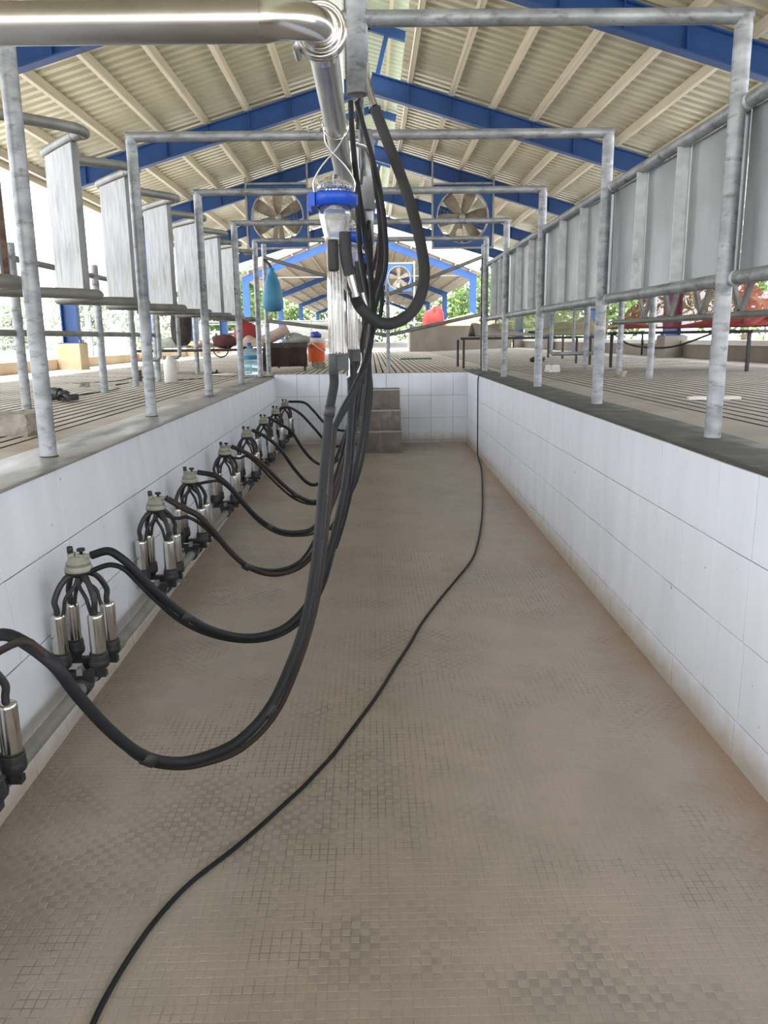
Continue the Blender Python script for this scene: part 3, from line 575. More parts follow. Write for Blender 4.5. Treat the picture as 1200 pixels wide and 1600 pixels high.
# ------------------------------------------------------------------ end barrier
t = thing('end_barrier', 'galvanised pipe barrier sloping down to a short middle post at the far pit end', 'barrier', (.25,11.8,0))
for x, z0, z1 in ((-1.50,-.03,1.80),(1.64,0,1.76),(.25,0,1.22)):
    part(t,'post',MB().cyl((x,11.86 if abs(x)>1 else 11.6,z0),(x,11.86 if abs(x)>1 else 11.6,z1),.036 if abs(x)>1 else .03,14),M['galv'])
for (a,b) in (((1.64,11.84,1.60),(.27,11.6,1.08)),((1.64,11.84,.80),(.27,11.6,.52)),((-1.50,11.84,1.62),(.23,11.6,1.08)),((-1.50,11.84,.74),(.23,11.6,.52))):
    part(t,'sloping_rail',MB().cyl(a,b,.027,12),M['galv_dark'])
# ------------------------------------------------------------------ outer stall fences
t = thing('outer_fence', 'low two-rail galvanised fence on the left standing deck with hoop gates', 'fence', (-2.66,8,0))
for y in (6.2,8.04,9.12,10.1,12.4):
    part(t,'post',MB().cyl((-2.66,y,dkL(-2.66)-.01),(-2.66,y,1.2),.036,14),M['galv'])
for z in (.55,1.10): part(t,'rail',MB().tube([(-2.69,2.2,z),(-2.69,10.4 if z < 1 else 12.5,z)],.025,12),M['galv_dark'])
for y in (9.2, 10.16):
    pts = [(-2.60,y,.80),(-2.42,y,.80),(-2.39,y,.77),(-2.39,y,.30),(-2.42,y,.27),(-2.60,y,.27)]
    part(t,'hoop',MB().tube(pts,.025,10),M['galv'])
t = thing('outer_fence', 'low galvanised feed fence with V-shaped braces on the right standing deck', 'fence', (2.88,9,0))
for y in (2.9,8.28,9.32,10.8):
    part(t,'post',MB().cyl((2.88,y,dkR(2.88)-.01),(2.88,y,1.05),.036,14),M['galv'])
for z in (.62,1.05): part(t,'rail',MB().tube([(2.85,2.0,z),(2.85,9.5,z)],.028,12),M['galv_dark'])
for k in range(9):
    y = 2.6+k*.74
    for s in (-1,1): part(t,'brace',MB().beam((2.87,y,.63),(2.87,y+s*.28,1.04),.05,.03,(1,0,0)),M['galv_dark'])
t = thing('hoop_gate', 'small square galvanised pipe gate hung on a post of the right feed fence', 'gate', (2.9,10.8,0))
zg = .05
part(t,'gate_frame',MB().tube([(2.42,10.85,.26),(2.42,10.85,.80),(2.45,10.85,.83),(3.0,10.85,.83),(3.05,10.85,.80),(3.05,10.85,.27),(3.0,10.85,.24),(2.45,10.85,.24)],.027,10,closed=True),M['galv'])
part(t,'gate_bar',MB().cyl((2.72,10.85,.25),(2.72,10.85,.82),.02,8),M['galv'])
# ------------------------------------------------------------------ milk pipeline
PXL, PZ = -.108, 1.192
t = thing('milk_pipeline', 'stainless milk pipeline running down the pit with a wide elbow and clamp', 'pipe', (PXL,2,PZ))
part(t,'cross_pipe',MB().tube([(-3.2,1.95,1.162),(-.225,1.95,1.166)],.043,24,cap=False),M['steel_dull'])
arc = [(-.225,1.95,1.166)]+[(-.225+(PXL+.225)*math.sin(a*PI/2/10), 1.95+.10*(1-math.cos(a*PI/2/10)), 1.166+.022*a/10) for a in range(1,11)]+[(PXL,2.08,PZ)]
part(t,'elbow',MB().tube([(-.232,1.95,1.166)]+arc,[.0432,.0436]+[lin(.043,.037,a/10) for a in range(1,11)]+[.037],24,cap=False),M['steel'])
ring = MB()
ring.lathe([(.040,-.018),(.047,-.020),(.049,-.013),(.054,-.013),(.056,-.016),(.062,-.016),(.064,-.012),(.064,-.005),(.055,-.002),(.055,.002),(.064,.005),(.064,.014),(.056,.018),(.041,.024)],(PXL,2.085,PZ),28,'Y')
part(t,'clamp_ring',ring,M['steel'])
part(t,'clamp_bolt',MB().cyl((PXL-.056,2.05,PZ-.045),(PXL-.056,2.12,PZ-.045),.009,8),M['steel'])
part(t,'reducer',MB().lathe([(.041,0),(.042,.06),(.042,.08),(.039,.13)],(PXL,2.09,PZ),24,'Y'),M['steel'])
part(t,'line_pipe',MB().tube([(PXL,2.20,PZ),(PXL,11.0,PZ-.01)],.0385,24),M['steel_dull'])
YM = [3.0,4.1,5.2,6.1,7.2,8.3,9.4,10.3,10.9]
for k, y in enumerate(YM):
    yy = y-.05
    part(t,'wire_loop',MB().tube([(PXL+.043*math.cos(a*PI/8),yy+.004*math.sin(a),PZ+.043*math.sin(a*PI/8)) for a in range(16)],.003,6,closed=True),M['steel'])
part(t,'wire_clip',MB().tube([(-.19,2.93,1.20),(-.165,2.93,1.215),(-.15,2.94,1.195),(-.165,2.94,1.175),(-.20,2.93,1.17),(-.205,2.93,1.185)],.0035,6),M['steel'])
# ------------------------------------------------------------------ milk meters
def tubewall(prof, th): return prof + [(max(r-th,.002),z) for r,z in reversed(prof)]
def meter(loc, label):
    t = thing('milk_meter', label, 'milk meter', loc, 'clear milk meters along the pipeline'); x,y,z = loc
    r_ = MB().lathe([(.064,.938),(.078,.938),(.078,.976),(.075,.982),(.064,.982)],(x,y,0),28,closed=True)
    r_.box((x-.080,y-.02,.958),(.024,.05,.046)).box((x-.088,y-.02,.930),(.012,.045,.026)).box((x+.076,y+.01,.960),(.012,.04,.038))
    part(t,'blue_ring',r_,M['bluep'],'bright blue clamp ring')
    part(t,'lid',MB().lathe([(.0,1.048),(.012,1.045),(.05,1.022),(.062,1.008),(.064,.99),(.060,.99),(.058,1.005),(.048,1.017),(.012,1.040),(.0,1.043)],(x,y,0),28),M['clear_lid'],'clear domed lid')
    for a in range(14): pass
    lu = MB()
    for a in range(14): lu.box((x+.060*math.cos(a*2*PI/14),y+.060*math.sin(a*2*PI/14),1.002),(.014,.012,.016),a*2*PI/14)
    part(t,'lid_lug',lu,M['clear_lid'],kind='stuff')
    fn = MB().lathe([(.060,.936),(.056,.90),(.040,.835),(.035,.80),(.032,.80),(.037,.835),(.053,.90),(.057,.936)],(x,y,0),28,closed=True)
    part(t,'funnel',fn,M['clear'],'clear tapering receiver')
    fk = MB().lathe(tubewall([(.034,.80),(.036,.62),(.036,.43),(.028,.418)],.0035),(x,y+.01,0),28,closed=True)
    part(t,'flask',fk,M['clear'],'clear ribbed measuring flask')
    rb_ = MB()
    for a in range(16): 
        q = a*2*PI/16; rb_.box((x+.0335*math.cos(q),y+.01+.0335*math.sin(q),.61),(.0022,.0022,.37),q)
    part(t,'flask_rib',rb_,M['tag'],kind='stuff')
    part(t,'rubber_plug',MB().lathe([(.0,.712),(.017,.714),(.019,.722),(.019,.808),(.016,.82),(0,.82)],(x-.008,y-.058,0),14),M['foam'],'black rubber plug')
    part(t,'outlet_boot',MB().tube(smooth([(x+.036,y-.058,.845),(x+.036,y-.058,.79),(x+.041,y-.055,.74),(x+.051,y-.05,.70)],4),.0215,14),M['foam'],'black rubber outlet boot')
    part(t,'outlet_stub',MB().cyl((x+.049,y-.051,.71),(x+.070,y-.045,.625),.0145,12),M['steel'],'stainless outlet stub')
    nz = MB().lathe([(.017,.425),(.0185,.418),(.0185,.352),(.016,.348),(.0,.348)],(x-.02,y+.005,0),14); part(t,'bottom_nipple',nz,M['greyplastic'],'dark rubber bottom nipple')
    part(t,'base_block',MB().box((x+.012,y+.02,.395),(.05,.05,.06)),M['greyplastic'])
    part(t,'drain_tap',MB().tube([(x+.034,y,.41),(x+.038,y,.40),(x+.038,y,.342),(x+.030,y,.338)],.004,6),M['tag'])
    wi = []
    for s in (-1,1):
        w = smooth([(x+s*.07,y-.02,.985),(x+s*.072,y-.02,1.02),(x+s*.04,y-.03,1.07),(x-s*.02,y-.045,1.13),(x+.012-s*.040,y-.048,1.19)],5)
        part(t,'hanger_wire',MB().tube(w,.0034,6),M['steel'],'bent stainless hanger wire')
    return t
m0 = meter((-.12,YM[0],0), 'clear milk meter with bright blue ring hung on the pipe, nearest the camera')
for k in range(1,9): dup(m0, (-.088,YM[k],0), f'clear milk meter with blue ring under the pipe, {ORD[k]} from the camera')
# ------------------------------------------------------------------ wash line and jetters
t = thing('wash_line', 'dusty grey wash pipe running low along the left pit wall', 'pipe', (-1.17,3,-.87))
part(t,'pipe',MB().tube([(-1.17,-1,-.862),(-1.17,11.05,-.862)],.0265,16),M['pvc'])
for y in (1.2,3.04,5.02,7.4,9.7):
    part(t,'wall_bracket',MB().box((-1.225,y,-.862),(.12,.03,.014)).lathe([(.031,-.02),(.031,.02)],(-1.17,y,-.862),14,'Y'),M['galv_dark'])
    part(t,'pipe_socket',MB().lathe([(.027,-.05),(.0315,-.045),(.0315,.045),(.027,.05)],(-1.17,y+.35,-.862),14,'Y'),M['pvc'])
YC = [2.12,3.04,4.2,5.02,6.26,7.4,8.6,9.7,10.78]
CX, CY = .074, .072
def jetter(loc, label):
    t = thing('jetter_set', label, 'jetter set', loc, 'black jetter sets on the wash line'); x,y,z = loc
    for s in (-1,1):
        b = MB().box((x,y+s*CY,z+.052),(2*CX+.05,.030,.022)).box((x,y+s*CY,z+.032),(.09,.026,.03))
        part(t,'manifold_bar',b,M['rubber'])
    cl = MB().lathe([(.0275,-.105),(.038,-.10),(.038,-.045),(.0275,-.04)],(x,y,z),14,'Y').lathe([(.0275,.04),(.038,.045),(.038,.10),(.0275,.105)],(x,y,z),14,'Y'); part(t,'pipe_clamp',cl,M['rubber'])
    part(t,'clamp_screw',MB().box((x,y-.085,z+.068),(.022,.03,.028)),M['galv_dark'])
    for sx in (-1,1):
        for sy in (-1,1):
            c = MB().lathe([(.0,.048),(.022,.05),(.024,.066),(.025,.074),(.033,.080),(.0385,.088),(.0395,.106),(.0375,.110),(.0375,.114),(.0365,.134),(.035,.138),(.028,.138)],(x+sx*CX,y+sy*CY,z),18)
            part(t,'jetter_cup',c,M['rubber'])
    return t
j0 = jetter((-1.17,YC[0],-.862),'black rubber jetter set on the wash line, nearest the camera')
J = {0: j0}
for k in range(1,9):
    J[k] = dup(j0,(-1.17,YC[k],-.862),f'black rubber jetter set on the wash line, {ORD[k]} from the camera'); BASE[J[k]] = Vector((-1.17,YC[k],-.862))
def jetter_extra(t, x, y, z):
    part(t,'drain_rod',MB().cyl((x+CX,y+CY*.2,z+.05),(x+CX+.075,y+CY*.2,z+.05),.008,8).cyl((x+CX,y+CY*.2-.022,z+.05),(x+CX+.07,y+CY*.2-.022,z+.05),.006,8),M['galv_dark'])
    part(t,'feed_tube',MB().tube(smooth([(x-CX-.005,y,z+.05),(x-CX-.022,y-.01,z+.12),(x-CX-.028,y-.02,z+.20),(x-CX-.028,y-.02,z+.29)],4),.012,10),M['hose'])
for k in (2,8): jetter_extra(J[k],-1.17,YC[k],-.862)
def cluster(loc, label):
    t = thing('milking_cluster', label, 'milking cluster', loc, 'milking clusters along the left pit wall'); x,y,z = loc   # z: wash line axis
    B = z+.138
    for i, (sx,sy) in enumerate(((-1,-1),(-1,1),(1,-1),(1,1))):
        cx, cy = x+sx*CX, y+sy*CY
        sh = part(t,'teat_cup',MB().lathe([(.0295,B-.002),(.0305,B+.006),(.0305,B+.150),(.0290,B+.159),(.024,B+.163),(.0,B+.163)],(cx,cy,0),20),M['shell'],'polished steel teat cup shell')
        part(sh,'rim_sleeve',MB().lathe([(.031,B+.0),(.0335,B+.001),(.0335,B+.006),(.031,B+.008)],(cx,cy,0),18),M['rubber'])
        d = Vector((sx*CX,sy*CY,0)).normalized(); top = B+.163; cz = z+.452
        pts = [Vector((x,y,cz-.008))+d*.030, Vector((x,y,cz-.016))+d*.052, Vector((x,y,cz-.045))+d*.082, Vector((cx,cy,top+.055))+d*.004, Vector((cx,cy,top+.02)), Vector((cx,cy,top-.004))]
        part(t,'milk_tube',MB().tube(smooth(pts,5),[.0135]*7+[.0118]*19,12),M['rubber'],'short black milk tube')
        e = Vector((-d.y,d.x,0))*(.018 if i in (0,3) else -.018)
        pq = [Vector((x,y,cz-.014))+d*.012+e*.6, Vector((x,y,cz-.05))+d*.030+e, Vector((cx,cy,top+.06))-d*.035+e*.8, Vector((cx,cy,top+.015))-d*.027+e*.4, Vector((cx,cy,top-.012))-d*.023+e*.2]
        part(t,'pulse_tube',MB().tube(smooth(pq,5),.0078,10),M['rubber'],'thin black pulse tube')
    cz = z+.452
    part(t,'claw_base',MB().lathe([(.0,cz-.018),(.028,cz-.018),(.044,cz-.006),(.0525,cz),(.0525,cz+.010),(.047,cz+.014)],(x,y,0),24),M['rubber'])
    part(t,'claw_bowl',MB().lathe([(.0525,cz+.006),(.054,cz+.010),(.0535,cz+.020),(.046,cz+.028),(.0445,cz+.044),(.040,cz+.048),(.034,cz+.060),(.020,cz+.066),(0,cz+.066)],(x,y,0),24).box((x-.022,y,cz+.062),(.026,.024,.034)).box((x+.014,y,cz+.062),(.026,.03,.022)),M['claw'],'cloudy plastic claw bowl')
    part(t,'claw_band',MB().lathe([(.046,cz+.026),(.0475,cz+.028),(.0475,cz+.036),(.045,cz+.038)],(x,y,0),24),M['pvc'])
    part(t,'valve_knob',MB().lathe([(.0,cz+.076),(.011,cz+.076),(.012,cz+.080),(.012,cz+.100),(.010,cz+.104),(0,cz+.104)],(x-.026,y-.002,0),12),M['blackpl'],'black valve knob')
    part(t,'valve_button',MB().lathe([(.0,cz+.072),(.006,cz+.072),(.006,cz+.084),(.016,cz+.085),(.017,cz+.092),(.014,cz+.096),(0,cz+.096)],(x+.016,y,0),14),M['blackpl'],'flat black valve button')
    part(t,'outlet_spout',MB().cyl((x+.02,y,cz+.062),(x+.075,y,cz+.066),.0105,12),M['claw'])
    return t
c0 = cluster((-1.17,YC[0],-.862),'milking cluster with four steel teat cups, cut off at the left edge of the photo')
for k in range(1,9): dup(c0,(-1.17,YC[k],-.862),f'milking cluster with four upside-down steel teat cups, {["","nearest whole one in view","second whole one along the wall","third whole one along the wall","fourth whole one along the wall","fifth whole one along the wall","third from the far pit corner","second from the far pit corner","in the far pit corner"][k]}')
# ------------------------------------------------------------------ hoses
HLAB = ['largest one, reaching the frame edge','from the nearest whole cluster','from the second whole cluster','from the third whole cluster','from the fourth whole cluster','from the fifth whole cluster','from the sixth whole cluster','from the seventh whole cluster','from the cluster in the far corner']
for k in range(9):
    pts = [Vector(p) for p in HOSE['c%d'%k]]
    cx, cy = -1.17, YC[k]
    s0 = Vector((cx+.055, cy, -.862+.518))
    pts = [s0] + ([Vector((-1.0,2.06,-.30))]+pts[2:] if k == 0 else pts[1:])
    mx, my = (-.14, 3.005) if k == 0 else (-.108, YM[k]+.005)
    while pts[-1].z > .30: pts.pop()
    pts += [Vector((mx,my,.31)), Vector((mx,my,.36))]
    t = thing('milk_hose', 'black milk hose sagging over the pit floor, '+HLAB[k], 'hose', tuple(s0), 'black milk hoses')
    r = [.0175,.0165,.0165,.0165,.0165,.0165,.0165,.0165,.0165][k]
    sm = smooth(pts,6); part(t,'milk_tube',MB().tube(sm,r,14),M['hose'] if k not in (2,4,7) else M['hose_brown'])
    if 'c%dp'%k in HOSE:
        pp = [Vector(p) for p in HOSE['c%dp'%k]]
        st_ = Vector((cx+.045, cy-.02, -.862+.44))
        pp = [st_-Vector((.03,0,0))] + (pp[1:] if k == 0 else pp[1:])
        # where the two run taped together keep them touching, side by side
        ps = smooth(pp,6)
        part(t,'pulse_tube',MB().tube(ps,.0105 if k < 2 else .0095,10),M['hose_brown'] if k in (0,3) else M['hose'])
    if k < 5:
        for f in ((.30,.50,.885) if k == 0 else (.32,.62)):
            i = int(len(sm)*f); a, b = sm[i], sm[i+1]; d = (b-a).normalized()
            q = a - Vector((0,0,.006))
            part(t,'tape_band',MB().tube([q-d*.022,q-d*.02,q+d*.02,q+d*.022],[r+.001,r+.004,r+.004,r+.001],14),M['rubber'])
    if k == 1:
        q = sm[int(len(sm)*.955)]; part(t,'white_tag',MB().box((q.x+.06,q.y-.02,.325),(.03,.008,.05),0,0,.5),M['tag'],'white paper tag')
t = thing('vacuum_hose','thick black hose looping from the drop post round to the nearest meter outlet','hose',HOSE['loop'][0])
lp = [Vector(p) for p in HOSE['loop']]
lp[-1] = Vector((-.058,2.951,.655))
part(t,'hose_tube',MB().tube(smooth(lp,8),.0225,16),M['foam'])
a = lp[0]; part(t,'steel_stub',MB().tube(smooth([(.0,3.64,1.60),(.004,3.63,1.52),tuple(a)],4),.0145,12),M['steel'],'stainless stub')
t = thing('inlet_bend','small bright stainless U bend beside the second drop post','pipe',(-.07,4.1,1.3))
ub = [(-.10,4.12,1.195)]+HOSE['ubend']
part(t,'bent_tube',MB().tube(smooth(ub,6),.0125,12),M['steel'])
PH = [('pa','black pulse hose hanging straight from the first drop post and crossing the bundle',.0125,'hose',None),('pb','black pulse hose bowing right from the first drop post',.0115,'hose',None),('pc','brown twin pulse hose running down from the stainless bend',.0135,'hose_brown',None),('pd','black pulse hose on the right of the brown one below the stainless bend',.012,'hose',None),('pe','thin black hose curling behind the second meter',.011,'hose',None),('pf','black hose looping low on the right of the hose bundle',.0135,'hose',None),('pg','black hose hanging behind the brown pulse hose under the second drop post',.015,'hose_brown',None),('pi','dusty black hose bowing outside the brown pulse hose',.0105,'hose_brown',None),('pj','black pulse hose dropping behind the big hoop to the first meter',.011,'hose',None),('pk','black hose weaving through the middle of the bundle',.0115,'hose',None),('ph','black hose hanging deepest in the bundle under the third drop post',.016,'hose',None)]
for key,lab,r,mm,_ in PH:
    solo('pulse_hose',MB().tube(smooth(HOSE[key],7),r,12),M[mm],lab,'hose',HOSE[key][0],'pulse hoses hanging over the pit')
# pulse manifold the hoses hang from
t = thing('pulsator_line','narrow pipe with stubs above the hose bundle between the drop posts','pipe',(-.06,4,1.5))
part(t,'pipe',MB().cyl((-.03,3.75,1.53),(-.03,8.0,1.53),.017,12),M['galv'])
for y in (3.82,3.95,5.3,6.3): part(t,'stub',MB().cyl((-.03,y,1.53),(-.045,y,1.42),.010,8),M['rubber'])
# ------------------------------------------------------------------ cable
cb = [Vector(p)+Vector((0,0,.0095)) for p in HOSE['cable']]
up = [(1.525,11.20,1.52),(1.523,11.19,1.0),(1.522,11.17,.45),(1.518,11.10,.06),(1.49,10.8,.024),(1.40,10.2,.022),(1.332,9.97,-.01),(1.321,9.93,-.12),(1.320,9.90,-.5),(1.317,9.86,-.86),(1.305,9.70,-.975)]
solo('cable',MB().tube(smooth([Vector(p) for p in up]+cb[1:],6),.0076,8),M['hose'],'long dark cable snaking over the pit floor and up the far right corner','cable',tuple(cb[5]))
# ------------------------------------------------------------------ steps
t = thing('steps','three brown tiled concrete steps against the far pit wall','steps',(.1,10.7,-.98))
xs0, xs1 = -.19, .385
tops = [(-.20,10.86,11.145),(-.455,10.56,10.86),(-.70,10.26,10.56)]
for i,(z,y0,y1) in enumerate(tops):
    part(t,'step_core',MB().box(((xs0+xs1)/2,(y0+.012+11.145)/2,(z-.012+fz(10.5)-.02)/2),(xs1-xs0-.01,11.145-y0-.012,z-.012-fz(10.5)+.02)),M['stepj'])
    xm = (xs0+xs1)/2+.02; h = z-(tops[i+1][0] if i < 2 else fz(10.26))
    for a,b in ((xs0,xm-.005),(xm+.005,xs1)):
        part(t,'tread_tile',MB().box(((a+b)/2,(y0+y1)/2,z-.006),(b-a,y1-y0+.012,.014)),M['stepj'] if False else M['step'])
        part(t,'riser_tile',MB().box(((a+b)/2,y0+.004,z-.014-(h-.02)/2),(b-a,.012,h-.024)),M['step'])
    part(t,'nosing',MB().box(((xs0+xs1)/2,y0-.002,z-.008),(xs1-xs0,.02,.018)),M['stepj'])
# ------------------------------------------------------------------ fans
def fan(loc, label, m, size=1.24, blades=6, rot=.2, rods=True):
    t = thing('barn_fan', label, 'fan', loc, 'square barn fans under the roof'); x,y,z = loc; h = size/2; R = size*.445; n = 48; vs = []; fs = []
    for yy in (y-.02,y+.02):
        for i in range(n):
            a = 2*PI*i/n; c_, s_ = math.cos(a), math.sin(a); k = h/max(abs(c_),abs(s_))
            vs += [(x+R*c_,yy,z+R*s_),(x+k*c_,yy,z+k*s_)]
    o = 2*n
    for i in range(n):
        j = (i+1)%n
        fs += [(2*i,2*j,2*j+1,2*i+1),(o+2*i,o+2*i+1,o+2*j+1,o+2*j),(2*i,o+2*i,o+2*j,2*j),(2*i+1,2*j+1,o+2*j+1,o+2*i+1)]
    hs = part(t,'housing',MB().add(vs,fs),m,'blue square housing')
    part(hs,'inlet_ring',MB().lathe([(R+.01,-.03),(R-.012,-.03),(R-.03,.10),(R-.01,.10)],(x,y,z),40,'Y',closed=True),M['galv'])
    sd = MB()
    for s in (-1,1): sd.box((x+s*h,y+.16,z),(.012,.36,size)).box((x,y+.16,z+s*h),(size,.36,.012))
    part(hs,'box_side',sd,m)
    gw = MB()
    for r in [R*q/7 for q in range(2,8)]: gw.tube([(x+r*math.cos(2*PI*i/28),y+.31,z+r*math.sin(2*PI*i/28)) for i in range(28)],.003,4,closed=True)
    for i in range(16):
        a = 2*PI*i/16; gw.tube([(x+.08*math.cos(a),y+.31,z+.08*math.sin(a)),(x+R*math.cos(a),y+.31,z+R*math.sin(a))],.004,4)
    part(t,'wire_guard',gw,M['wire'],kind='stuff')
    for i in range(blades):
        a = rot+2*PI*i/blades; u = Vector((math.cos(a),0,math.sin(a))); w = Vector((-u.z,0,u.x)); vs = []
        for r_, ww, tw in ((.06,.07,.75),(R*.4,.11,.6),(R*.7,.13,.45),(R*.95,.12,.35)):
            for s in (-1,1):
                p = Vector((x,y+.14,z))+u*r_+w*(s*ww*math.cos(tw))+Vector((0,s*ww*math.sin(tw),0)); vs.append(p)
        vs2 = [p+Vector((0,.006,0)) for p in vs]
        fs = []
        for q in range(3): fs += [(2*q,2*q+1,2*q+3,2*q+2),(8+2*q,8+2*q+2,8+2*q+3,8+2*q+1)]
        fs += [(0,2,10,8),(2,4,12,10),(4,6,14,12),(1,9,11,3),(3,11,13,5),(5,13,15,7),(6,7,15,14),(0,8,9,1)]
        part(t,'blade',MB().add(vs+vs2,fs),M['fanblade'])
    part(t,'hub',MB().lathe([(0,.06),(.07,.07),(.08,.12),(.08,.19),(0,.20)],(x,y,z),16,'Y'),M['wire'])
    part(t,'motor_strut',MB().box((x+.01,y+.22,z),(.05,.04,2*R)).box((x-.06,y+.20,z-R*.62),(.13,.14,.20)),M['cream'])
    if rods:
        hg = MB()
        for s in (-1,1):
            xx = x+s*(h+.03)
            hg.box((xx,y-.02,(zl(xx-X0)+.36+z-h-.05)/2),(.035,.035,zl(xx-X0)+.36-(z-h-.05)))
        hg.box((x,y-.02,z+h+.03),(size+.1,.04,.04)).box((x,y-.02,z-h-.03),(size+.1,.04,.04))
        part(t,'hanger_frame',hg,M['galv_dark'],'grey steel hanger frame')
    return t
fan((-1.94,17.9,3.035),'large blue square barn fan hung left of the milk pipeline',M['blue'],rot=.52)
fan((2.01,17.9,3.0),'large blue square barn fan hung right of the milk pipeline',M['blue'],rot=.15)
# ------------------------------------------------------------------ things on the left deck
def zL(x): return dkL(x)
b = MB(); bl = (-2.11,4.75,dkL(-2.1)-.012); bb = random.Random(2)
vs = []; nx, ny, nz_ = 6,4,4
def rough_box(mb, c, d, rz, n=(5,4,4), j=.008, seed=1):
    r = random.Random(seed); R = Matrix.Rotation(rz,3,'Z'); idx = {}; vs = []; fs = []
    def vid(i,k,l):
        if (i,k,l) not in idx:
            p = Vector(((i/n[0]-.5)*d[0],(k/n[1]-.5)*d[1],(l/n[2])*d[2])); e = sum(1 for a_,b_ in ((i,n[0]),(k,n[1]),(l,n[2])) if a_ in (0,b_))
            p += Vector((r.uniform(-j,j),r.uniform(-j,j),r.uniform(-j,j) if l else 0))
            if e >= 2: p.x *= .965; p.y *= .965
            idx[(i,k,l)] = len(vs); vs.append(Vector(c)+R@p)
        return idx[(i,k,l)]
    for i in range(n[0]):
        for k in range(n[1]):
            fs += [(vid(i,k,n[2]),vid(i+1,k,n[2]),vid(i+1,k+1,n[2]),vid(i,k+1,n[2])),(vid(i,k,0),vid(i,k+1,0),vid(i+1,k+1,0),vid(i+1,k,0))]
    for i in range(n[0]):
        for l in range(n[2]):
            fs += [(vid(i,0,l),vid(i+1,0,l),vid(i+1,0,l+1),vid(i,0,l+1)),(vid(i,n[1],l),vid(i,n[1],l+1),vid(i+1,n[1],l+1),vid(i+1,n[1],l))]
    for k in range(n[1]):
        for l in range(n[2]):
            fs += [(vid(0,k,l),vid(0,k,l+1),vid(0,k+1,l+1),vid(0,k+1,l)),(vid(n[0],k,l),vid(n[0],k+1,l),vid(n[0],k+1,l+1),vid(n[0],k,l+1))]
    return mb.add(vs, fs)
solo('concrete_block',rough_box(MB(),(-2.13,4.63,-.040),(.40,.20,.125),-.12),M['rough'],'rough broken concrete block lying on the left grooved deck','block',(-2.13,4.63,-.04))
t = thing('angle_grinder','black power tool lying on the left deck beyond the nearest post','power tool',(-2.70,6.98,-.02)); z = dkL(-2.7)
part(t,'motor_body',MB().tube(smooth([(-2.92,7.05,z+.10),(-2.80,7.02,z+.075),(-2.70,6.99,z+.06)],4),[.045]*3+[.05]*3+[.055]*3,14),M['blackpl'])
part(t,'gear_head',MB().blob((-2.66,6.97,z+.05),(.10,.09,.09),0,3,power=.7),M['greyplastic'])
part(t,'wheel_guard',MB().lathe([(.068,-.02),(.07,0),(.07,.03),(.06,.034)],(-2.60,6.95,z+.03),20,'Z'),M['rubber'])
part(t,'wheel',MB().lathe([(0,-.002),(.055,-.002),(.055,.004),(0,.004)],(-2.60,6.95,z+.012),20),M['steel'])
part(t,'side_handle',MB().tube([(-2.66,6.93,z+.06),(-2.68,6.82,z+.04),(-2.70,6.74,z+.035)],[.014,.018,.016],10),M['rubber'])
part(t,'power_cord',MB().tube(smooth([(-2.92,7.05,z+.09),(-2.90,7.4,z+.012),(-2.75,7.9,z+.008),(-2.72,8.6,z+.008),(-2.95,9.3,z+.01),(-2.93,9.7,z+.01),(-3.05,10.1,z+.014)],5),.006,6),M['rubber'])
t = thing('extension_plug','small black plug on a thin cord lying on the left deck','plug',(-2.95,10.2,-.02)); z = dkL(-2.95)
part(t,'plug_body',MB().box((-2.94,10.2,z+.07),(.08,.06,.14)),M['blackpl'])
part(t,'cord',MB().tube(smooth([(-2.98,10.2,z+.05),(-3.2,10.1,z+.01),(-3.5,9.7,z+.01),(-3.8,9.6,z+.012)],5).__add__([]),.007,6).tube(smooth([(-2.90,10.2,z+.05),(-2.7,10.4,z+.01),(-2.45,10.2,z+.01),(-2.2,10.5,z+.01)],5),.006,6),M['rubber'])
t = thing('jug','dusty white plastic jug with a handle standing on the left deck','jug',(-2.47,9.96,-.03)); z = dkL(-2.47)
part(t,'jug_body',MB().lathe([(.0,0),(.072,.002),(.08,.012),(.08,.20),(.078,.235),(.055,.285),(.035,.305),(.035,.325),(0,.325)],(-2.47,9.96,z),20),M['white'])
part(t,'handle',MB().tube(smooth([(-2.40,9.96,z+.13),(-2.375,9.96,z+.16),(-2.38,9.96,z+.25),(-2.425,9.96,z+.285)],4),.012,8),M['white'])
t = thing('water_bottle','large blue tinted water bottle standing by the far left pit corner','bottle',(-1.80,12.05,-.04)); z = -.036
part(t,'bottle_body',MB().lathe([(0,.0),(.12,.002),(.135,.015),(.137,.09),(.130,.10),(.137,.112),(.137,.20),(.130,.212),(.137,.224),(.137,.30),(.128,.335),(.07,.38),(.03,.395),(.03,.44),(0,.44)],(-1.80,12.05,z),28),M['waterblue'])
part(t,'label_patch',MB().lathe([(.1385,.225),(.1385,.285)],(-1.80,12.05,z),28),M['bag_blue'],'dark blue label band')
part(t,'cap',MB().lathe([(0,.47),(.034,.47),(.036,.435),(.034,.43)],(-1.80,12.05,z),18),M['blue_out'])
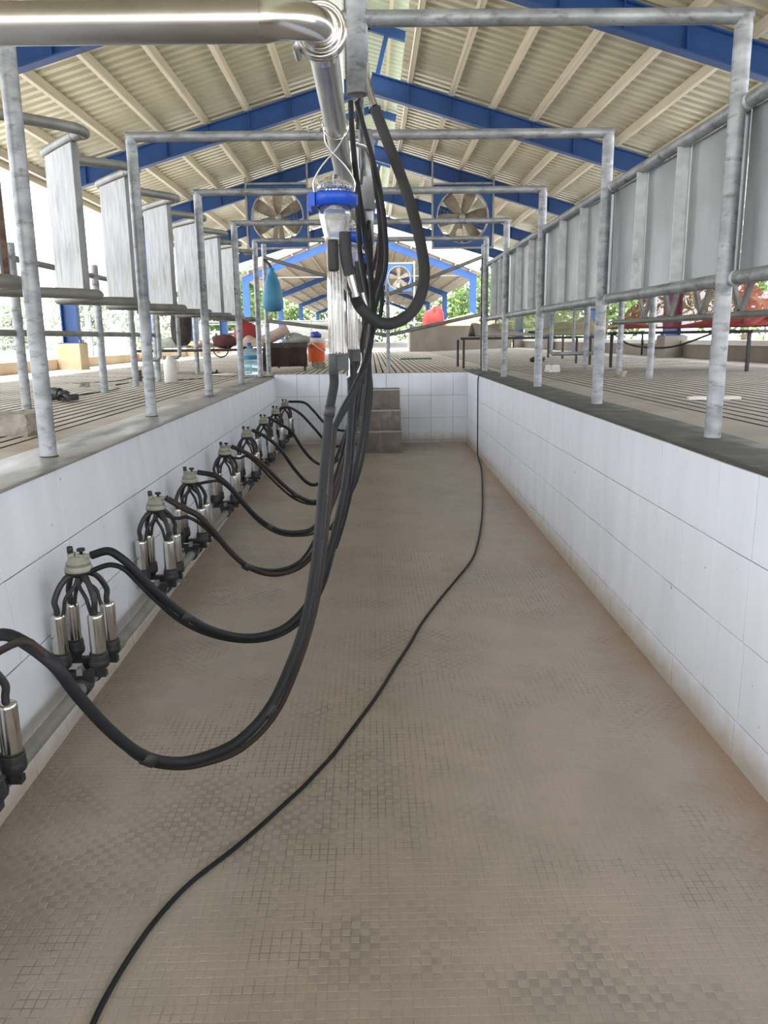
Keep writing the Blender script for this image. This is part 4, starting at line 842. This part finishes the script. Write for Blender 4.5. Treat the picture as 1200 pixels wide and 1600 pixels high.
def cot(loc, rz, L, Wd, H, label, group='low iron cots'):
    t = thing('iron_cot', label, 'cot', loc, group); x,y,z = loc; R = Matrix.Rotation(rz,3,'Z'); P = lambda a,b,c: Vector((x,y,z))+R@Vector((a,b,c))
    f = MB()
    for a,b in (((-L/2,-Wd/2),(L/2,-Wd/2)),((L/2,-Wd/2),(L/2,Wd/2)),((L/2,Wd/2),(-L/2,Wd/2)),((-L/2,Wd/2),(-L/2,-Wd/2))): f.beam(P(*a,H-.02),P(*b,H-.02),.035,.035)
    part(t,'frame',f,M['black'])
    for a in (-1,1):
        for b_ in (-1,1): part(t,'leg',MB().beam(P(a*L/2*.97,b_*Wd/2*.95,0),P(a*L/2*.97,b_*Wd/2*.95,H-.02),.032,.032,(1,0,0)),M['black'])
    s = MB()
    for k in range(9): s.beam(P(-L/2,lin(-Wd/2,Wd/2,(k+.5)/9),H-.012),P(L/2,lin(-Wd/2,Wd/2,(k+.5)/9),H-.012),.03,.006)
    part(t,'webbing',s,M['greybed'],kind='stuff'); return t, P
def cloth(name, pts_fn, nu, nv, m, label, cat, loc, th=.02, group=None):
    vs = [pts_fn(i/nu,j/nv) for i in range(nu+1) for j in range(nv+1)]; n = len(vs)
    fs = [(i*(nv+1)+j,(i+1)*(nv+1)+j,(i+1)*(nv+1)+j+1,i*(nv+1)+j+1) for i in range(nu) for j in range(nv)]
    ed = [(i*(nv+1)) for i in range(nu+1)]
    b2 = [Vector(v)-Vector((0,0,th)) for v in vs]
    fs2 = [tuple(n+k for k in reversed(f)) for f in fs]
    rim = [0*(nv+1)+j for j in range(nv+1)]+[i*(nv+1)+nv for i in range(1,nu+1)]+[nu*(nv+1)+j for j in range(nv-1,-1,-1)]+[i*(nv+1) for i in range(nu-1,0,-1)]
    fs3 = [(rim[k],rim[(k+1)%len(rim)],n+rim[(k+1)%len(rim)],n+rim[k]) for k in range(len(rim))]
    return solo(name,MB().add(vs+b2,fs+fs2+fs3,True),m,label,cat,loc,group)
cot((-2.65,12.75,dkL(-2.65)),.03,1.9,.85,.37,'black iron cot with bags on it, left of the blue water bottle')
cot((-1.30,13.15,-.01),PI/2,1.75,.62,.40,'black iron cot draped with a brown blanket, beyond the far pit corner')
z = dkL(-2.65)+.375
cloth('blanket',lambda u,v: Vector((-3.55+.75*u,12.45+.55*v,z+.035+.11*math.sin(PI*u)*math.sin(PI*v)*(1+.4*math.sin(9*u+5*v)))),14,10,M['grey_cl'],'pale crumpled blanket on the left end of the cot','blanket',(-3.2,12.7,z))
cloth('coat',lambda u,v: Vector((-2.75+.42*u,12.42+.5*v,z+.03+.06*math.sin(PI*u)*math.sin(PI*v)*(1+.5*math.sin(11*u-4*v)))),10,8,M['greybed'],'small dark folded coat in the middle of the cot','coat',(-2.5,12.7,z))
t = thing('duffel_bag','maroon duffel bag lying on the cot','bag',(-2.27,12.6,z)); part(t,'bag_body',MB().blob((-2.27,12.6,z+.105),(.36,.24,.20),.1,5,power=.65),M['maroon']); part(t,'strap',MB().tube(smooth([(-2.40,12.47,z+.06),(-2.40,12.44,z-.06),(-2.30,12.43,z-.13),(-2.20,12.44,z-.08),(-2.18,12.47,z+.05)],4),.010,6),M['black'])
t = thing('red_bag','bright red cloth bag standing at the right end of the cot','bag',(-1.98,12.9,z)); part(t,'bag_body',MB().blob((-1.98,12.95,z+.19),(.36,.28,.40),.3,8,power=.7),M['redbag']); part(t,'knot',MB().blob((-1.98,12.95,z+.40),(.10,.09,.10),0,2),M['redbag'])
cloth('quilt',lambda u,v: Vector((-2.02+.48*u,12.35+.35*v,z+.04+.15*math.sin(PI*u*.9+.2)*math.sin(PI*v)*(1+.3*math.sin(8*u)))),10,8,M['pink_cl'],'dusty pink quilt heaped above the water bottle','quilt',(-1.8,12.5,z))
z = -.01+.405
cloth('brown_blanket',lambda u,v: Vector((-1.62+.66*u,12.26-.02*math.sin(14*u),z+.025-.34*v)) if v > 0 else Vector((-1.62+.66*u,12.30,z+.03)),22,6,M['brown'],'dark brown blanket hanging over the end of the far cot','blanket',(-1.3,12.3,z),.01)
t = thing('bedding_roll','rolled pink bedding leaning on the far cot','bedding',(-1.45,12.6,z)); part(t,'roll',MB().tube(smooth([(-1.66,12.6,z+.06),(-1.48,12.62,z+.14),(-1.28,12.65,z+.24)],4),[.085]*9,14),M['pink_cl'])
t = thing('grey_blanket','grey folded blanket curled on top of the brown blanket','blanket',(-1.18,12.45,z))
sp_ = [(-1.18+.14*(1-i/26)*math.cos(i*.55),12.42,z+.10+.07*(1-i/26)*math.sin(i*.55)) for i in range(22)]
part(t,'fold',MB().tube(sp_,.022,8).blob((-1.12,12.5,z+.07),(.40,.28,.16),.1,4,rough=.2),M['grey_cl'])
t = thing('cooler','orange drinks cooler with white lid and handle standing on a block','cooler',(-.90,13.4,.06)); z = .105
part(t,'cooler_body',MB().lathe([(0,0),(.125,.002),(.135,.02),(.150,.30),(.148,.31),(0,.31)],(-.90,13.4,z),28),M['orange'])
part(t,'lid',MB().lathe([(.150,.305),(.158,.312),(.158,.37),(.14,.385),(0,.39)],(-.90,13.4,z),28),M['white'])
part(t,'carry_handle',MB().tube(smooth([(-.90-.05,13.25,z+.30),(-.90+.05,13.24,z+.22),(-.90+.14,13.28,z+.16),(-.90+.155,13.38,z+.20)],4),.009,8),M['white'])
solo('concrete_block',MB().box((-.86,13.38,.047),(.20,.24,.10),.1),M['rough'],'small flat concrete block under the orange cooler','block',(-.86,13.38,.0))
t = thing('blue_cloth','bright blue cloth heaped on the cooler lid','cloth',(-.90,13.4,.5)); part(t,'heap',MB().blob((-.90,13.4,z+.43),(.20,.18,.10),0,9,rough=.25),M['blue_cup'])
t = thing('backpack','dark backpack hanging from the left fence rail','backpack',(-2.62,10.9,.66)); z0=.66
part(t,'pack_body',MB().blob((-2.51,10.85,.655),(.27,.18,.48),.1,6,power=.55,rough=.06),M['darkbag'])
part(t,'top_pocket',MB().blob((-2.52,10.85,.85),(.20,.15,.14),.1,4,power=.7,rough=.05),M['darkbag']); part(t,'front_pocket',MB().blob((-2.49,10.76,.57),(.20,.08,.22),.1,7,power=.6,rough=.04),M['darkbag'])
part(t,'shoulder_strap',MB().tube(smooth([(-2.66,10.86,.86),(-2.67,10.86,1.00),(-2.66,10.86,1.115),(-2.58,10.84,1.0),(-2.56,10.83,.86)],4),.012,6),M['black'])
t = thing('hanging_bag','blue cloth bag hanging from the far left post','bag',(-1.44,11.75,1.05)); 
part(t,'bag_body',MB().lathe([(0,.86),(.10,.87),(.145,.92),(.15,1.0),(.135,1.12),(.11,1.25),(.07,1.36),(.03,1.42),(.04,1.46),(0,1.46)],(-1.38,11.70,0),18),M['bag_blue'])
part(t,'tie_strap',MB().tube(smooth([(-1.38,11.70,1.42),(-1.41,11.74,1.50),(-1.46,11.79,1.56),(-1.50,11.80,1.58)],4),.02,8),M['darkbag'])
solo('rubble_stone',rough_box(MB(),(-3.2,9.0,dkL(-3.2)),(.10,.08,.05),.3,(3,3,2),.01,4),M['rough'],'small pale stone on the left deck behind the fence','stone',(-3.2,9.0,dkL(-3.2)))
t = thing('slipper','dark rubber slipper lying beneath the cot on the left deck','slipper',(-2.9,11.9,-.02)); z = dkL(-2.9)
part(t,'sole',MB().blob((-2.35,11.95,z+.015),(.26,.10,.03),.2,3,power=.8),M['rubber']); part(t,'strap',MB().tube(smooth([(-2.30,11.91,z+.02),(-2.28,11.96,z+.06),(-2.29,12.0,z+.02)],4),.01,6),M['rubber'])
t = thing('paper_sheet','white crumpled sheet lying beneath the cot','sheet',(-2.1,11.7,-.03))
part(t,'sheet',MB().blob((-2.08,11.75,dkL(-2.08)+.02),(.42,.2,.045),.2,12,rough=.2),M['white'])
# ------------------------------------------------------------------ things on the right deck
e1, e2 = Vector((4.11,8.80,0)), Vector((3.10,10.42,0)); dd = (e2-e1).normalized(); pn = Vector((-dd.y,dd.x,0)); pn = pn if pn.x > 0 else -pn
ctr = (e1+e2)/2+pn*.42; za = math.atan2(dd.y,dd.x); Hc = .455; zr_ = dkR(ctr.x)
cot((ctr.x,ctr.y,zr_),za,(e2-e1).length+.08,.84,Hc,'black iron cot under a red net on the right deck')
def oncot(u,v,h): return e1+dd*((e2-e1).length*u)+pn*(.84*v)+Vector((0,0,zr_+Hc+h))
cloth('red_blanket',lambda u,v: oncot(lin(-.03,1.03,u),lin(-.02,1,v),.03+.10*math.sin(PI*v)*(.5+.5*math.sin(5*u+1))*(1+.4*math.sin(17*u+6*v))+.02),22,10,M['red'],'red blanket crumpled over the cot on the right deck','blanket',tuple(oncot(.5,.5,0)),.02)
t = thing('red_net','sheer red mosquito net tent over the red cot','net',tuple(oncot(.5,.5,0)))
def netmesh(u0,u1,hh):
    vs=[]; N=12
    for i in range(N+1):
        u = lin(u0,u1,i/N); f = math.sin(PI*(i/N))**.45 if 0 < i < N else 0.02
        for v,h in ((0,.02),(.12,.55),(.5,1.0),(.88,.55),(1,.02)): vs.append(oncot(u,v,.03+h*hh*f*(1+.05*math.sin(7*i+v*9))))
    return MB().add(vs,[(i*5+j,(i+1)*5+j,(i+1)*5+j+1,i*5+j+1) for i in range(N) for j in range(4)],True)
part(t,'net_cloth',netmesh(.0,1.0,.78),M['rednet'])
for u in (.04,.5): part(t,'hoop_rod',MB().tube(smooth([oncot(u,0,.03),oncot(u,.12,.44),oncot(u,.5,.80),oncot(u,.88,.44),oncot(u,1,.03)],5),.007,6),M['black'])
part(t,'hem_rod',MB().tube(smooth([oncot(.98,-.02,-.02),oncot(.8,-.05,-.17),oncot(.5,-.05,-.19),oncot(.2,-.05,-.03)],5),.012,6),M['black'])
cA = (2.35,12.4,0); zc = dkR(2.3)
cot((2.33,12.45,zc),.0,1.95,.85,Hc,'black iron cot with grey bedding behind the right pit corner')
cloth('grey_bedding',lambda u,v: Vector((1.55+1.0*u,12.02+.86*v,zc+Hc+.03+.17*math.sin(PI*v)**.6*(.55+.45*math.sin(4*u+.8))*(1+.25*math.sin(13*u+4*v)))),20,10,M['greybed'],'grey bedding piled on the cot behind the right pit corner','bedding',(2.0,12.4,zc+Hc))
cloth('olive_blanket',lambda u,v: Vector((2.45+.9*u,12.0+.88*v,zc+Hc+.03+(.05+.20*u)*math.sin(PI*v)**.5*(1+.18*math.sin(11*u+5*v)))),18,10,M['olive'],'olive blanket on the right half of the grey-bedded cot','blanket',(2.8,12.4,zc+Hc))
t = thing('olive_net','sheer olive net slung above the grey bedding','net',(2.6,12.4,zc+Hc))
part(t,'net_cloth',MB().add([(lin(1.9,3.3,i/10),12.05+.8*j/5,zc+Hc+.10+(.42+.05*math.sin(i))*math.sin(PI*j/5)**.6) for i in range(11) for j in range(6)],[(i*6+j,(i+1)*6+j,(i+1)*6+j+1,i*6+j+1) for i in range(10) for j in range(5)],True),M['olivenet'])
for xx in (1.92,3.28): part(t,'support_pole',MB().cyl((xx,12.45,zc+Hc),(xx,12.45,zc+Hc+.56),.012,8),M['black'])
cot((4.3,14.9,dkR(4.3)),.1,1.9,.85,Hc,'plain black iron cot farthest back on the right deck')
solo('plank',MB().box((2.44,5.66,dkR(2.42)+.012),(.36,.055,.022),-.10),M['white'],'short white painted board lying on the right grooved deck','board',(2.44,5.66,dkR(2.44)))
solo('green_rod',MB().cyl((.66,17.9,.015),(1.36,18.1,.015),.018,8),M['green'],'thin green rod lying on the deck beyond the pit','rod',(1,18,.015))
solo('rubble_stone',rough_box(MB(),(2.36,10.45,dkR(2.36)),(.16,.12,.085),.3,(4,3,3),.012,6),M['white'],'pale lump of plaster on the right deck by the kerb','stone',(2.36,10.45,dkR(2.36)))
solo('rubble_stone',rough_box(MB(),(2.73,8.75,dkR(2.73)),(.11,.08,.06),.8,(3,3,2),.012,9),M['rough'],'small brown stone at the foot of the right feed fence','stone',(2.73,8.75,dkR(2.73)))
solo('rubble_stone',rough_box(MB(),(4.95,9.3,dkR(4.95)),(.26,.16,.10),.2,(4,3,3),.015,12),M['white'],'white rock near the right kerb','stone',(4.95,9.3,dkR(4.95)))
t = thing('work_shoe','dark shoe lying beyond the grey-bedded cot','shoe',(2.9,14.0,.03)); z = dkR(2.9)
part(t,'upper',MB().blob((2.9,14.0,z+.05),(.26,.10,.10),.2,4,power=.7),M['black']); part(t,'sole',MB().blob((2.9,14.0,z+.012),(.28,.11,.025),.2,5,power=.7),M['greyplastic'])
# ------------------------------------------------------------------ beyond the deck
t = thing('trough','long plastered concrete feed trough beyond the far deck','trough',(3.0,28.2,0))
part(t,'basin',MB().box((3.1,27.85,.42),(3.5,.12,.86)).box((3.1,28.75,.42),(3.5,.12,.86)).box((1.41,28.3,.42),(.12,.80,.86)).box((4.79,28.3,.42),(.12,.80,.86)).box((3.1,28.3,.1),(3.3,.8,.2)),M['trough'])
part(t,'feed',MB().blob((3.1,28.3,.70),(3.2,.74,.3),0,3,rough=.08,power=.7),M['straw'])
def crate_rail(x0,x1,y,z1,label):
    t = thing('pen_rail',label,'railing',(x0,y,0),'pen railings beyond the far deck')
    n = max(2,int((x1-x0)/1.6))
    for i in range(n+1): part(t,'post',MB().cyl((lin(x0,x1,i/n),y,-.12),(lin(x0,x1,i/n),y,z1+.05),.03,8),M['galv_dark'])
    for q in (.35,.68,1.0): part(t,'rail',MB().cyl((x0-.05,y,z1*q),(x1+.05,y,z1*q),.025,8),M['galv_dark'])
crate_rail(-9,-.6,31.5,1.15,'grey three-rail pen railing left of the hose bundle beyond the deck')
crate_rail(-9.5,-1,39,1.2,'grey pen railing under the second shed roof on the left')
crate_rail(1.9,10,41,1.2,'grey pen railing under the second shed roof on the right')
crate_rail(-22,-7.5,22,1.2,'pale pen railing in the bright yard on the left')
t = thing('feed_heap','red plastic sheet thrown over straw behind the trough','sheet',(3.0,29.9,0))
part(t,'straw',MB().blob((3.7,30.0,.5),(2.6,1.6,1.5),.1,5,rough=.15),M['straw']); part(t,'red_sheet',MB().blob((2.35,29.8,.75),(.9,1.0,1.5),.3,11,rough=.18),M['redbag'])
# second shed
SX = -.55; SA = 6.18; SS = .375; SH = 6.2
for k,Y in enumerate((45,62,80,105)):
    t = thing('shed_frame',f'bright blue gable frame of the second shed, {ORD[k]} from the yard','roof frame',(SX,Y,0),'blue frames of the second shed')
    for s in (-1,1):
        part(t,'rafter',MB().beam((SX,Y,SA-.2),(SX+s*(SH+.15),Y,SA-.2-SS*(SH+.15)),.18,.36,(s*SS,0,1)),M['blue_out'] if k == 0 else M['blue'])
        part(t,'column',MB().box((SX+s*SH,Y,1.8),(.36,.2,3.9)),M['blue_out'])
    part(t,'tie_rod',MB().cyl((SX-SH,Y,3.75),(SX+SH,Y,3.75),.03,6),M['wire'])
sh = thing('shed_roof','cream corrugated gable roof of the second shed behind the yard','roof',(SX,45,5.9))
for s in (-1,1):
    vs=[]; NN = 180; ys_ = [44.6+.35*i for i in range(NN)]
    for d in (0,SH+.5): vs += [(SX+s*d,y,SA+.13-SS*d+(.04 if i%2 else 0)) for i,y in enumerate(ys_)]
    part(sh,'roof_sheet',MB().add(vs,[(i,i+1,NN+i+1,NN+i) for i in range(NN-1)]),M['roof_dim'])
    for q in range(8): part(sh,'purlin',MB().box((SX+s*(.4+.8*q),75.9,SA+.05-SS*(.4+.8*q)),(.08,62.6,.10)),M['roof_dim'])
fan((1.55,43.5,3.55),'distant grey fan in the second shed right of the hose bundle',M['blue_out'],1.35,5,.4,False)
solo('fan_pole',MB().cyl((2.35,43.55,-.12),(2.35,43.55,4.4),.05,8).box((1.6,43.55,4.3),(1.6,.08,.08)),M['wire'],'thin pole carrying the distant fan','pole',(2.35,43.5,0))
# trees
def tree(x,y,h,r,m,label,seed,trunk=.12):
    rnd = random.Random(seed); t = thing('tree',label,'tree',(x,y,-.12),'trees around the yard'); zc = h*.58
    tk = MB().tube(smooth([(x,y,-.12),(x+.1,y,h*.3),(x-.05,y+.1,h*.65)],4),[trunk*lin(1,.45,i/8) for i in range(9)],8)
    for b_ in range(5):
        a = b_*1.3+seed; tk.tube([(x+.05,y,h*(.25+.05*b_)),(x+r*.5*math.cos(a),y+r*.5*math.sin(a),h*(.45+.08*b_))],[trunk*.5,trunk*.2],6)
    part(t,'trunk',tk,M['bark']); mb = MB()
    cl = [(rnd.gauss(0,.42)*r,rnd.gauss(0,.42)*r,h*lin(.10 if y > 50 else .22,.95,rnd.random()),rnd.uniform(.3,.55)*r) for _ in range(22)]
    for cx_,cy_,cz_,cr in cl:
        for _ in range(85):
            v = Vector((rnd.gauss(0,1),rnd.gauss(0,1),rnd.gauss(0,1))).normalized()*cr*rnd.uniform(.6,1)
            c = Vector((x+cx_,y+cy_,cz_))+v; a = Vector((rnd.gauss(0,1),rnd.gauss(0,1),rnd.gauss(0,1))).normalized(); b_ = a.orthogonal().normalized(); s = rnd.uniform(.10,.22)*(.6+r*.12)*(1.9 if y > 50 and x > -14 else 1.15)
            mb.add([c-a*s,c+b_*s*.5,c+a*s,c-b_*s*.5],[(0,1,2,3)])
    part(t,'foliage',mb,m,kind='stuff')
TR = [(-11.5,66,5.6,2.9,'leaf','bright green bushy tree left of the second shed, beside its columns'),(-12,88,6.5,3.2,'leaf2','pale green tree behind the left columns of the second shed'),(-13,112,9,4,'leaf','green tree at the far left corner of the second shed'),(-6.5,113,9.5,4,'leaf2','pale tree behind the far end of the second shed, left half'),(0,114,9,4,'leaf','green tree straight behind the far end of the second shed'),(6.5,113,9.5,4,'leaf2','pale tree behind the far end of the second shed, right half'),(13.5,112,9,4,'leaf','green tree at the far right corner of the second shed'),(17,95,8,3.8,'leaf','tall green tree right of the second shed, deep in the yard'),(10.5,78,6.2,3.2,'leaf','green tree between the right columns of the second shed'),(11,57,5.2,2.8,'leaf2','pale bushy tree at the right corner of the second shed'),
 (9.5,33,4.6,2.4,'leaf','green tree behind the grey-bedded cot'),(12,26,4.6,2.6,'leaf2','pale tree behind the red net'),(12.5,42,5,2.8,'leaf','green tree between the trough and the right panels'),(13.5,20,4,2.4,'leaf','low green tree outside the right kerb'),(10.8,15.5,1.9,1.7,'leaf2','low pale bush outside the right kerb'),
 (-18,52,3.4,1.9,'leaf3','haze-greyed tree in the bright yard beside the blue column'),(-14.5,55,3.6,2.0,'leaf3','haze-greyed tree between the left fence posts'),(-27,62,3.4,2.2,'leaf3','haze-greyed tree far out in the left yard')]
for i,(x,y,h,r,m,lab) in enumerate(TR): tree(x,y,h,r,M[m],lab,i+3)
solo('power_pole',MB().cyl((-14.5,42,-.12),(-14.5,42,7),.1,8).box((-14.5,42,6.4),(1.6,.1,.1)),M['galv'],'slim utility pole in the bright left yard','pole',(-14.5,42,0))
struct('wall_yard',MB().box((-30,70,.9),(60,.2,2.0)),M['whitewall'])
